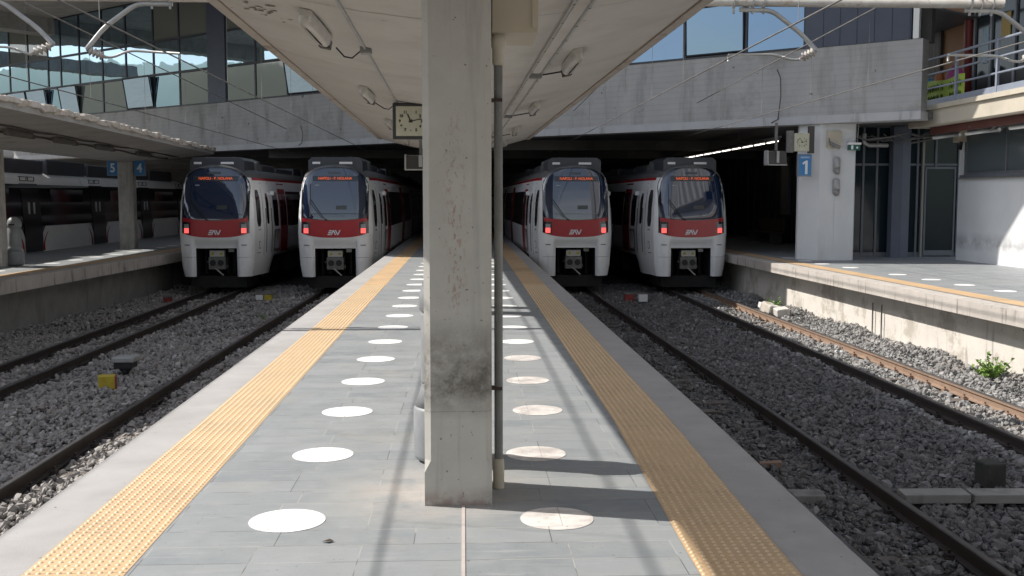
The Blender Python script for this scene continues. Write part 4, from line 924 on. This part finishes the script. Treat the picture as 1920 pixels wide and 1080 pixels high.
# ------------------------------------------------------------------ trains
def hwz(z): return float(np.interp(z, [.455,.8,1.8,2.7,3.3,3.5], [1.04,1.10,1.15,1.11,1.03,.97])) if z <= 3.5 else max(.03, .97*math.sqrt(max(0, 1-((z-3.5)/.385)**2)))
def sm(t): t = min(1, max(0, t)); return t*t*(3-2*t)
def ws(y): return 1+.17*sm((y-.30)/1.7)
def face_y(x, z):
    h = hwz(z); y = .30*(abs(x)/h)**9+max(0, z-2.2)**1.3*.13+max(0,1.2-z)*.03
    if z < 1.62 and abs(x) < .665: y += .12*sm((1.64-z)/.28)
    return y
ZROWS = [.455,.6,.8,1.0,1.2,1.33,1.40,1.50,1.60,1.64,1.8,2.0,2.2,2.5,2.8,3.1,3.3,3.42,3.5,3.58,3.66,3.73,3.79,3.83,3.86,3.88]
XA = [0,.15,.3,.45,.62,.655,.675,.75,.85]
def xcols(z):
    h = hwz(z); b_ = [x*min(1, h/.97) for x in XA]; l = b_[-1]; b_ += [l+(h-l)*t for t in (.3,.55,.75,.9,1)]
    return b_
def patch(m_, F, nu, nv, off=.006, skirt=.02):
    """F(u,v)->(x,z) laid on the front"""
    P = []
    for j in range(nv+1):
        for i in range(nu+1):
            x, z = F(i/nu, j/nv); P.append((x, face_y(x, z)-off, z))
    q = nu+1; m_.add(P, [(j*q+i, j*q+i+1, (j+1)*q+i+1, (j+1)*q+i) for j in range(nv) for i in range(nu)], True)
    loop = [i for i in range(nu+1)]+[j*q+nu for j in range(1,nv+1)]+[nv*q+i for i in range(nu-1,-1,-1)]+[j*q for j in range(nv-1,0,-1)]
    n = len(loop); m_.add([P[k] for k in loop]+[(P[k][0],P[k][1]+skirt,P[k][2]) for k in loop], [(i,n+i,n+(i+1)%n,(i+1)%n) for i in range(n)])
def spatch(m_, s, y0, y1, z0, z1, off=.006, cut=0, nz=6, ny=3):
    def F(u, v):
        z = z0+(z1-z0)*v; ya, yb = y0, y1
        c = cut*max(0, 1-min(v,1-v)*(z1-z0)/max(cut,1e-6)) if cut else 0
        y = ya+c+(yb-ya-2*c)*u; return (s*(hwz(z)*ws(y)+off), y, z)
    m_.grid(F, ny, nz); 
    P = [F(i/ny,0) for i in range(ny+1)]+[F(1,j/nz) for j in range(1,nz+1)]+[F(i/ny,1) for i in range(ny-1,-1,-1)]+[F(0,j/nz) for j in range(nz-1,0,-1)]
    n = len(P); m_.add(P+[(p[0]-s*.03,p[1],p[2]) for p in P], [(i,n+i,n+(i+1)%n,(i+1)%n) for i in range(n)])
def make_train(full=42.0):
    r = thing('commuter_train', (0,0,0), 'x', 'train', 'white and red commuter trains facing the viewer')
    # body shell
    m_ = MB(); nr = len(ZROWS); nc = len(XA)+5
    rows = []
    for z in ZROWS:
        xc_ = xcols(z); full_x = [-x for x in xc_[::-1]]+xc_[1:]; rows.append([(x, face_y(x,z), z) for x in full_x])
    q = len(rows[0]); vs = [p for rw in rows for p in rw]; fs = []
    for j in range(nr-1):
        for i in range(q-1):
            xm = (rows[j][i][0]+rows[j][i+1][0])/2; zm = (ZROWS[j]+ZROWS[j+1])/2
            if abs(xm) < .62 and zm < 1.33: continue
            m_.cur = 1 if zm > 3.5 else 0
            fs.append((j*q+i, j*q+i+1, (j+1)*q+i+1, (j+1)*q+i)); m_.sm.append(True); m_.mi.append(m_.cur)
    m_.v = vs; m_.f = fs
    YR = [.45,.65,.9,1.2,1.6,2.0,2.5,3.5,6,12,20,30,full]
    for s in (-1, 1):
        ring0 = [(s*hwz(z), face_y(hwz(z),z), z) for z in ZROWS]
        rings = [ring0]
        for y in YR:
            rings.append([(s*hwz(z)*ws(y), max(y, ring0[k][1]+.02*(YR.index(y)+1)), (max(z,1.0) if y > 2.3 else z)) for k, z in enumerate(ZROWS)])
        b_ = len(m_.v); m_.v += [p for rg in rings for p in rg]
        for i in range(len(rings)-1):
            for k in range(nr-1):
                zm = (ZROWS[k]+ZROWS[k+1])/2
                f = (b_+i*nr+k, b_+(i+1)*nr+k, b_+(i+1)*nr+k+1, b_+i*nr+k+1)
                m_.f.append(f if s > 0 else f[::-1]); m_.sm.append(True)
                m_.mi.append(1 if zm > 3.5 else (2 if zm > 3.42 and i > 1 else 0))
    m_.build('body', [WHITE_TRAIN, GREY_TRAIN, RED_TRAIN], r)
    # front pocket
    p = MB(); p.box(-.62,.62,1.25,1.3,.2,1.33)
    p.add([(-.62,.12,.455),(-.62,1.3,.2),(-.62,1.3,1.33),(-.62,.12,1.33),(.62,.12,.455),(.62,1.3,.2),(.62,1.3,1.33),(.62,.12,1.33)], [(0,1,2,3),(4,7,6,5),(3,2,6,7)])
    for k in range(5): p.box(-.5+k*.22,-.44+k*.22,.7+.1*(k%2),1.2,.5,1.3)
    p.build('coupler_pocket', UNDER, r)
    c = MB(); c.box(-.30,.23,.28,.62,.66,1.05); c.box(-.12,.06,.5,1.25,.75,.98); c.box(-.36,-.30,.34,.5,.86,.92); c.box(.23,.28,.36,.5,.70,.80)
    co = c.build('coupler', COUPLER, r, bevel=.04)
    for x, rr_ in ((-.155,.115),(.085,.115)):
        MB().tube([(x,.248,.87),(x,.262,.87)], rr_-.02, 20).build('coupler_port', BLACK, co)
        MB().tube([(x,.256,.87),(x,.30,.87)], rr_+.012, 20).build('port_rim', GALVD, co)
    MB().obox((.05,.22,.60),(.12,0,-.11),(0,.015,0),(.012,0,.012)).build('uncoupling_lever', GALV, co)
    eb = MB().box(-.26,.19,.30,.52,1.06,1.25).build('connector_box', M('pale_connector_plate', (.50,.50,.47), None, rough=.5), r, bevel=.01)
    for x in (-.16,.10): MB().tube([(x,.285,1.15),(x,.30,1.15)], .045, 12).build('connector_cap', YELLOW, eb)
    MB().box(.30,.46,.42,.5,1.20,1.29).build('valve_block', GALV, r)
    # underframe
    u = MB(); u.box(-.85,.85,.35,2.2,.10,.455); u.box(-.95,.95,2.2,full,.35,1.0); u.box(-1.2,1.2,5.5,9,.3,1.0); u.box(-1.2,1.2,12,17,.3,1.0); u.build('underframe', UNDER, r)
    MB().box(-.90,.90,.50,.56,.20,.42).build('obstacle_plate', UNDER, r)
    for y in (3.0, 5.0, 19.5, 21.5): 
        for s in (-1,1): MB().tube([(s*.44,y,.40),(s*.56,y,.40)], .40, 24).build('wheel', GALVD, r)
    # glazing mask, windscreen
    def mh(z, h=1.025, zt=3.83, zk=3.10): return h if z < zk else h*(max(0,1-((z-zk)/(zt-zk))**2.4))**(1/2.4)
    mk = MB(); patch(mk, lambda a, v: ((2*a-1)*mh(1.80+(3.83-1.80)*v), 1.80+(3.83-1.80)*v), 24, 40, .008); mk.build('black_mask', BLACKGLOSS, r)
    def g1(a, v):
        t = 2*a-1; zb = 2.20+.075*t*t; z = zb+(3.77-zb)*v; return (t*mh(z,.935,3.79,3.10), z)
    wm = MB(); patch(wm, g1, 24, 40, .016); wsn = wm.build('windscreen', GL_TRAIN, r)
    def g2(a, v):
        t = 2*a-1; x = t*.985; zt_ = 2.18+.095*t*t; zb = 1.665+.13*abs(t)**3; return (x*(1 if True else 0), zb+(zt_-zb)*v)
    rd = MB(); patch(rd, g2, 28, 6, .016); redp = rd.build('red_panel', RED_TRAIN, r)
    # logo: three slanted bars, an A without its bar, a V
    lg = MB(); cx, z0, z1 = -.03, 1.745, 1.895
    def bar(xa, za, xb, zb, w_): 
        P = [(xa-w_/2,za),(xa+w_/2,za),(xb+w_/2,zb),(xb-w_/2,zb)]
        vs = [(cx+x, face_y(cx+x,z)-.021, z) for x,z in P]; lg.add(vs+[(a,b_+.004,c_) for a,b_,c_ in vs], [(0,1,2,3),(0,4,5,1),(1,5,6,2),(2,6,7,3),(3,7,4,0)])
    for k, (a, b_) in enumerate(((0,.036),(.056,.092),(.112,.148))): bar(-.165+.02+k*.022, z0+a, -.165+.035+k*.022, z0+b_, .085)
    bar(-.075,z0,-.005,z1,.036); bar(.055,z0,-.005,z1,.036); bar(.125,z0,.055,z1,.036); bar(.125,z0,.195,z1,.036)
    lg.build('logo', SIGNW, redp)
    # display
    dm = MB(); patch(dm, lambda a, v: (-.66+1.36*a, 3.385+.155*v), 10, 2, .024); ds = dm.build('destination_display', M('display_glass', (.035,.045,.055), None, rough=.2), r)
    t = text('NAPOLI - P. NOLANA', .115, (.02, face_y(0,3.46)-.045, 3.463), (pi/2-.14,0,0), LED, ds, 'lettering', .002, sx=.93, bold=.001)
    dn = MB(); patch(dn, lambda a, v: (-.19+.36*a, 3.60+.07*v), 4, 2, .024); nb = dn.build('number_plate', M('plate_grey', (.07,.08,.09), None, rough=.4), r)
    # headlights
    for s in (-1,1):
        h = MB(); patch(h, lambda a, v: (s*(.745+.235*a) if s > 0 else -(.98-.235*a), 1.765+.36*v+.03*(a if s > 0 else 1-a)), 6, 6, .020); hl = h.build('headlight', BLACKGLOSS, r)
        h = MB(); patch(h, lambda a, v: ((.795+.145*a) if s > 0 else -(.94-.145*a), 1.95+.12*v), 3, 3, .026); h.build('clear_lens', LAMPGREY, hl)
        h = MB(); patch(h, lambda a, v: ((.795+.145*a) if s > 0 else -(.94-.145*a), 1.80+.15*v), 3, 3, .026); h.build('red_lamp', LAMPRED, hl)
        k = MB(); patch(k, lambda a, v: (s*.86+(a-.5)*.16, 1.42+.025*v), 3, 1, .012, .01); k.build('step_mark', GREY_TRAIN, r)
    # wiper
    def fpnt(x, z, o=.035): return (x, face_y(x,z)-o, z)
    wp = MB(); wp.tube([fpnt(-.72,2.83),fpnt(-.60,2.66),fpnt(-.45,2.44),fpnt(-.30,2.24)], .011, 6); wp.tube([fpnt(-.76,2.78),fpnt(-.62,2.58),fpnt(-.47,2.38),fpnt(-.36,2.25)], .009, 6); wp.tube([fpnt(-.73,3.30,.028),fpnt(-.73,2.85,.028),fpnt(-.73,2.30,.028)], .008, 6); wp.tube([fpnt(-.30,2.24),fpnt(-.2,2.19)], .02, 6)
    wp.build('wiper', BLACK, r)
    dd = MB(); patch(dd, lambda a, v: (.05+.32*a, 2.52+.12*v), 2, 2, .019, .004); dd.build('dashboard_reflection', M('console_reflection_tint', (.05,.055,.05), None, rough=.3), wsn)  # dim patch laid on the glass, painting a console reflection
    sl_ = MB(); patch(sl_, lambda a, v: (-.60+.13*a, 3.24+.035*v), 4, 1, .020, .004); sl_.build('cab_sticker', LAMPGREY, wsn)
    # skirt seam
    for s in (-1,1):
        k = MB(); patch(k, lambda a, v: ((.63+.40*a) if s > 0 else -(1.03-.40*a), 1.052+.008*v), 6, 1, .003, .002); k.build('panel_seam', GREY_TRAIN, r)
    # roof shroud and equipment
    rs = MB(); ch = .10
    def shroud(y0, y1, hw_, z0_, z1_): rs.add([(x,y,z) for y in (y0,y1) for x, z in ((-hw_,z0_),(-hw_,z1_-ch),(-hw_+ch*1.2,z1_),(hw_-ch*1.2,z1_),(hw_,z1_-ch),(hw_,z0_))], [(0,1,2,3,4,5),(11,10,9,8,7,6)]+[(k,6+k,7+k,k+1) for k in range(5)])
    shroud(.42,1.9,.83,3.6,4.12); rs.build('roof_shroud', DARK_TRAIN, r, bevel=.01)
    for x0_, x1_ in ((-.70,-.46),(.12,.52)): MB().box(x0_,x1_,.395,.42,3.905,3.975).build('roof_lamp', WHITE, r, bevel=.015)
    for x0_ in (-.42,.42): MB().tube([(x0_,.9,4.12),(x0_,.9,4.15)],.015,8).build('lifting_eye', GALV, r)
    ra = MB()
    for s in (-1,1): ra.add([(s*.62,2.0,3.75),(s*.62,2.0,4.1),(s*.62,2.5,4.15),(s*.62,2.9,3.75),(s*.90,2.0,3.65),(s*.86,2.0,3.98),(s*.86,2.5,4.05),(s*.90,2.9,3.6)], [(0,1,2,3),(7,6,5,4),(0,4,5,1),(1,5,6,2),(2,6,7,3),(3,7,4,0)])
    ra.build('roof_fairing', GREY_TRAIN, r)
    rs = MB(); y = 3.0
    for ln in (2.2,3.2,1.8,4.0,2.5,5.0,3.0,5.0): 
        rs.box(-.85,.85,y,y+ln,3.65,4.02-.05*(int(ln*10)%3)); y += ln+.35
    rs.build('roof_equipment', DARK_TRAIN, r, bevel=.03)
    # sides
    for s in (-1,1):
        k = MB(); spatch(k, s, .62,.98,1.98,3.12,.008,.08); cw = k.build('cab_window', BLACKGLOSS, r)
        k = MB(); spatch(k, s, .67,.93,2.04,3.06,.012,.06); k.build('pane', GL_SIDE, cw)
        k = MB()
        for (a,b_,c_,d_) in ((1.20,1.212,1.08,3.34),(2.02,2.032,1.08,3.34),(1.212,2.02,1.08,1.092),(1.212,2.02,3.328,3.34)): spatch(k, s, a,b_,c_,d_,.004,0,10,1)
        dr_ = k.build('door_seal', GREY_TRAIN, r)
        k = MB(); spatch(k, s, 1.5,1.74,2.05,3.02,.008,.04); k.build('door_window', BLACKGLOSS, r)
        k = MB(); 
        for yy in (1.32,1.90): k.tube([(s*(hwz(z)*ws(yy)+.045),yy,z) for z in (1.15,1.5,1.9,2.3,2.55)], .012, 6)
        k.build('handrail', GREY_TRAIN, r)
        k = MB(); spatch(k, s, .78,.92,1.28,1.52,.006,.02); k.build('door_control', BLACK, r); 
        k = MB(); spatch(k, s, .80,.90,1.30,1.50,.010,.02); k.build('control_cover', WHITE_TRAIN, r)
        k = MB()
        for j in range(5): spatch(k, s, .62+j*.07,.66+j*.07,1.14,1.17,.004,0,1,1); 
        for j in range(4): spatch(k, s, .70+j*.06,.74+j*.06,1.86,1.90,.004,0,1,1)
        k.build('side_stencil', GREY_TRAIN, r)
        k = MB(); spatch(k, s, 2.45,3.25,1.95,3.06,.010,.10); k.build('side_window', BLACKGLOSS, r)
        k = MB(); spatch(k, s, 2.45,3.45,1.12,1.84,.006); sp_ = k.build('side_panel', M('grey_livery_panel', (.10,.10,.105), None, rough=.4), r)
        k = MB()
        for (ya,yb,za,zb) in ((2.6,2.75,1.2,1.78),(2.9,2.75,1.2,1.78),(3.0,3.12,1.78,1.2),(3.25,3.12,1.78,1.2)):
            k.tube([(s*(hwz(za)*ws(ya)+.012),ya,za),(s*(hwz(zb)*ws(yb)+.012),yb,zb)], .022, 5)
        k.build('logo', M('pale_livery_mark', (.35,.30,.30), None, rough=.5), sp_)
        k = MB(); spatch(k, s, 3.55,4.85,1.06,3.36,.006); dd_ = k.build('passenger_door', RED_TRAIN, r)
        k = MB(); spatch(k, s, 3.75,4.15,1.9,3.05,.012,.06); spatch(k, s, 4.25,4.65,1.9,3.05,.012,.06); k.build('pane', BLACKGLOSS, dd_)
        k = MB(); spatch(k, s, 4.95,10.9,1.9,3.1,.006,0,6,2); k.build('window_band', BLACKGLOSS, r)
        for y0_ in (11.0,18.0,26.0,34.0):
            k = MB(); spatch(k, s, y0_,y0_+1.3,1.06,3.3,.006); k.build('passenger_door', RED_TRAIN, r); k = MB(); spatch(k, s, y0_+1.4,y0_+6.5,1.9,3.1,.006,0,6,2); k.build('window_band', BLACKGLOSS, r)
        MB().obox((s*(hwz(3.0)*ws(2.2)+.07),2.2,3.02),(.07,0,0),(0,.09,0),(0,0,.07)).build('mirror_camera', WHITE, r, bevel=.03)
    return r
t0 = make_train()
TS = [(-7.60,32.2,'white and red train leftmost of the four fronts, its right side lit'), (-3.94,31.95,'white and red train front just left of the central pillar'),
      (3.46,32.1,'white and red train front just right of the central pillar'), (7.0,31.7,'white and red train rightmost of the four fronts, striped reflections in its windscreen')]
for i, (x, y, lab) in enumerate(TS):
    o = t0 if i == 0 else copy_tree(t0)
    o.location = (x, y, -1.11); o['label'] = lab; o.rotation_euler = (0,0,radians([-.6,-.4,.6,.8][i]))

# the train standing beyond the left platform
t5 = thing('commuter_train', (-15.25, 40, -1.11), 'white train seen from the side beyond the left platform, black window band and doors', 'train')
XS = -13.9; zr = -1.11
m_ = MB()
pr = [(0,-.35),(-.0,.86),(.04,1.2),(.06,1.6),(.10,2.1),(.22,2.45),(.5,2.62),(1.35,2.70)]
ysx = [16, 53]
vs = [(XS-a, y, z) for y in ysx for a, z in pr]+[(XS-2.7+a, y, z) for y in ysx for a, z in pr[::-1]]
n = len(pr)
m_.strip([v for v in vs[:n]], vs[n:2*n]); m_.strip(vs[2*n:3*n], vs[3*n:]); m_.build('body', WHITE_TRAIN, t5)
DX = [34.3-12.2,34.3-6.1,34.3,40.4,46.4,52.2]
m_ = MB()
def side_x(z): return XS-float(np.interp(z, [p[1] for p in pr], [p[0] for p in pr]))
m_.grid(lambda u, v: (side_x(.84+1.36*v)+.022, 16+37*u, .84+1.36*v), 10, 24); m_.build('window_band', M('sooty_black_band', (.010,.011,.013), None, rough=.12), t5)
for y in DX:
    d = MB(); d.grid(lambda u, v: (side_x(.02+2.2*v)+.034, y-.70+1.4*u, .02+2.2*v), 2, 8); do = d.build('door', M('black_door', (.014,.015,.018), None, rough=.2), t5)
    d = MB(); 
    for s in (-.28,.12): d.box(side_x(1.4)+.03,side_x(1.4)+.06,y+s,y+s+.09,1.25,1.62)
    d.build('handle', M('dull_white_handle', (.4,.4,.4), None, rough=.4), do)
    def wd(v): return .58+.40*v**2.6
    d = MB(); d.grid(lambda u, v: (XS+.014, y+(2*u-1)*wd(v), .03+.81*v), 2, 12); d.build('door_surround', BLACKGLOSS, t5)
    for s in (-1,1):
        d = MB(); d.grid(lambda u, v: (XS+.017, y+s*(wd(v)+.0+.16*u), .03+.80*v), 2, 12); d.build('white_flash', WHITE, t5)
        d = MB(); d.grid(lambda u, v: (XS+.020, y+s*(wd(v)+.16+.16*u*(1-v*.7)), .03+.62*v), 2, 12); d.build('red_flash', RED_TRAIN, t5)
    d = MB()
    for s in (-.5,.1): 
        for (a,b_,c_,e_) in ((0,.5,2.30,2.32),(0,.5,2.43,2.45),(0,.02,2.30,2.45),(.48,.5,2.30,2.45)): d.box(side_x(c_)+.0,side_x(c_)+.02,y+s+a,y+s+b_,c_,e_)
    d.build('vent_hatch', DARKFIX, t5)
for y in (37.4,31.2,25.1,43.4,49.3):
    d = MB(); d.grid(lambda u, v: (XS-.07+.03, y-1.5+3.0*u, 1.15+.9*v), 2, 2); d.build('window', BLACKGLOSS, t5)
m_ = MB(); y = 17
for k in range(9): m_.box(XS-2.3,XS-.35,y,y+3.6,2.55,3.02+.06*(k%2)); y += 3.9
m_.build('roof_equipment', DARK_TRAIN, t5, bevel=.05)
m_ = MB(); m_.box(XS-2.6,XS-.1,16.2,52.8,-.95,-.35); m_.build('underframe', UNDER, t5)
m_ = MB()
m_.box(XS-1.0,XS-.32,33.0,33.9,3.0,3.28); m_.build('roof_antenna_box', WHITE, t5, bevel=.06)

# ------------------------------------------------------------------ track-side objects
o = thing('marker_block', (-5.64,16.5,GZ), 'small yellow marker block with a reddish side on the left ballast', 'marker')
MB().obox((-5.64,16.5,GZ+.13),(.125,.02,0),(-.03,.10,0),(0,0,.11)).build('block', YELLOW, o, bevel=.012); MB().obox((-5.505,16.52,GZ+.125),(.012,.002,0),(-.03,.10,0),(0,0,.105)).build('red_side', REDP, o)
o = thing('pedestal_box', (-5.75,17.7,GZ), 'dark flat topped pedestal box behind the yellow block on the left ballast', 'pedestal')
MB().box(-5.94,-5.56,17.6,17.98,GZ+.26,GZ+.35).build('lid', GALV, o, bevel=.02); MB().prism([(-5.90,17.62),(-5.60,17.62),(-5.60,17.92),(-5.90,17.92)], GZ+.16, GZ+.26).build('box', BLACK, o)
MB().lathe([(.10,0),(.07,.06),(.06,.12),(.12,.20)], (-5.75,17.77,GZ-.05), 12).build('foot', BLACK, o)
def marker(x, y, mat, label, w_=.22, h_=.16):
    r = thing('marker_block', (x,y,GZ), label, 'marker'); MB().box(x-w_/2,x+w_/2,y-.1,y+.1,GZ+.02,GZ+.02+h_).build('block', mat, r, bevel=.01); MB().box(x-w_/2-.01,x+w_/2+.01,y-.11,y+.11,GZ+.02+h_,GZ+.05+h_).build('cap', GALVD, r)
marker(-6.05,31.0,WHITE,'pale grey marker block on the ballast between the two left trains'); marker(-5.80,31.0,YELLOW,'yellow marker block on the ballast between the two left trains')
marker(4.80,30.0,REDP,'red marker block on the dark ballast between the two right trains',.26,.22); marker(5.20,30.0,WHITE,'white marker block beside the red one between the two right trains',.26,.22)
marker(-8.6,30.5,REDP,'dim red marker block on the ballast left of the leftmost train',.2,.14)
# concrete trough lids crossing the right-hand tracks
for i, (x0, x1, lab) in enumerate([(2.50,3.55,'concrete trough lid next to the central platform edge on the right'),(4.32,4.98,'short concrete trough lid just right of the near rail'),(5.0,6.1,'middle concrete trough lid crossing the right ballast'),(6.12,7.3,'concrete trough lid near the right frame edge')]):
    r = thing('trough_lid', ((x0+x1)/2,10.0,GZ), lab, 'concrete slab', 'concrete cable trough lids')
    y = 9.95-.04*i; MB().obox(((x0+x1)/2,y,GZ+.075),((x1-x0)/2-.008,-.02,.004*(i%2)),(.01,.12,0),(0,0,.045)).build('slab', CONC_GREY, r, bevel=.008)
o = thing('concrete_block', (5.5,10.5,GZ), 'dark mossy concrete block behind the trough lids on the right ballast', 'block')
MB().obox((5.50,10.45,GZ+.14),(.11,.01,0),(-.01,.12,0),(0,0,.135)).build('block', M('mossy_dark_concrete', (.05,.05,.042), (.03,.032,.026), 9, .9, .6), o, bevel=.02)
o = thing('broken_brick', (3.42,11.2,GZ), 'broken orange brick on the ballast beside the near right rail', 'brick')
MB().obox((3.42,11.3,GZ+.045),(.12,-.02,.01),(.01,.055,0),(0,0,.035)).build('brick', M('pale_brick', (.30,.20,.15), (.24,.16,.12), 20, .9), o, bevel=.008)
# rubble by the wall
rr = random.Random(9)
for i in range(6):
    x, y, s_ = 8.15+rr.uniform(-.25,.3), 26.6+rr.uniform(-1.0,1.4), rr.uniform(.10,.24)
    r = MB(); q_ = Vector((rr.uniform(.6,1),rr.uniform(-.3,.3),rr.uniform(-.2,.2)))*s_; e_ = Vector((rr.uniform(-.3,.3),rr.uniform(.6,1),.1))*s_; z_ = q_.cross(e_).normalized()*s_*.6
    r.obox((x,y,GZ+.1+s_*.3), q_, e_, z_); ob = r.build('rubble_stone', CONC_CREAM, origin=(x,y,GZ), bevel=s_*.2); tag(ob, 'pale chunk of broken stone heaped against the foot of the right platform wall', 'stone', 'rubble chunks by the right platform wall')
pp = thing('wall_pipe', (8.68,21.5,-.9), 'pair of thin grey pipes rising in front of the sunlit right platform wall', 'pipe')
for y in (22.0,21.55): MB().tube([(lerp(EDGE1,y)+.36,y,GZ-.1),(lerp(EDGE1,y)+.36,y,-.5)], .016, 6).build('pipe', GALVD, pp)
def weed(x, y, s_, n, label):
    r = thing('weed', (x,y,GZ), label, 'plant'); m_ = MB(); st_ = MB(); rr = random.Random(int(y*10))
    for k in range(n):
        a = rr.uniform(0,2*pi); ln = rr.uniform(.4,1)*s_; tip = Vector((x+cos(a)*ln*.75, y+sin(a)*ln*.6, GZ+.05+ln*rr.uniform(.35,1.0))); b_ = Vector((x,y,GZ))
        mid = (b_+tip)/2+Vector((0,0,.08*s_)); st_.tube([b_,mid,tip], .004, 4)
        for j in range(7):
            c_ = mid.lerp(tip, rr.uniform(-.2,1)); d1 = Vector((rr.uniform(-1,1),rr.uniform(-1,1),rr.uniform(-.2,.9))).normalized()*rr.uniform(.04,.085)*s_*1.7; d2 = d1.cross(Vector((rr.uniform(-1,1),rr.uniform(-1,1),rr.uniform(-1,1)))).normalized()*d1.length*.4
            m_.add([c_, c_+d1*.5+d2*1.3, c_+d1, c_+d1*.5-d2*1.3], [(0,1,2,3)])
    m_.build('leaves', LEAF, r); st_.build('stems', LEAF, r)
weed(8.60,16.4,.50,60,'leafy green weed growing at the foot of the right platform wall'); weed(8.30,27.4,.42,26,'small green weed among the rubble by the right platform wall'); weed(-5.0,26.0,.2,8,'tiny weed on the ballast between the left tracks')
# glowing panel standing in for daylight at the far tunnel opening
o = thing('far_daylight_panel', (-2.85,60,.6), 'tiny glowing panel standing in for daylight far beyond the platform', 'lamp')
MB().box(-3.4,-2.7,74,74.1,-.1,.25).build('lens', M('bright_daylight_gap', (.8,.75,1.0), None, rough=.4, emit=3), o)
print('objects', len(bpy.data.objects))

o = thing('dry_leaf', (-.70,5.2,.012), 'small dark dry leaf lying on the paving left of the joint strip', 'leaf')
MB().add([(-.73,5.19,.013),(-.70,5.175,.022),(-.665,5.195,.014),(-.69,5.215,.020)], [(0,1,2,3)]).build('blade', M('dark_leaf_brown', (.06,.045,.03), None, rough=.8), o)
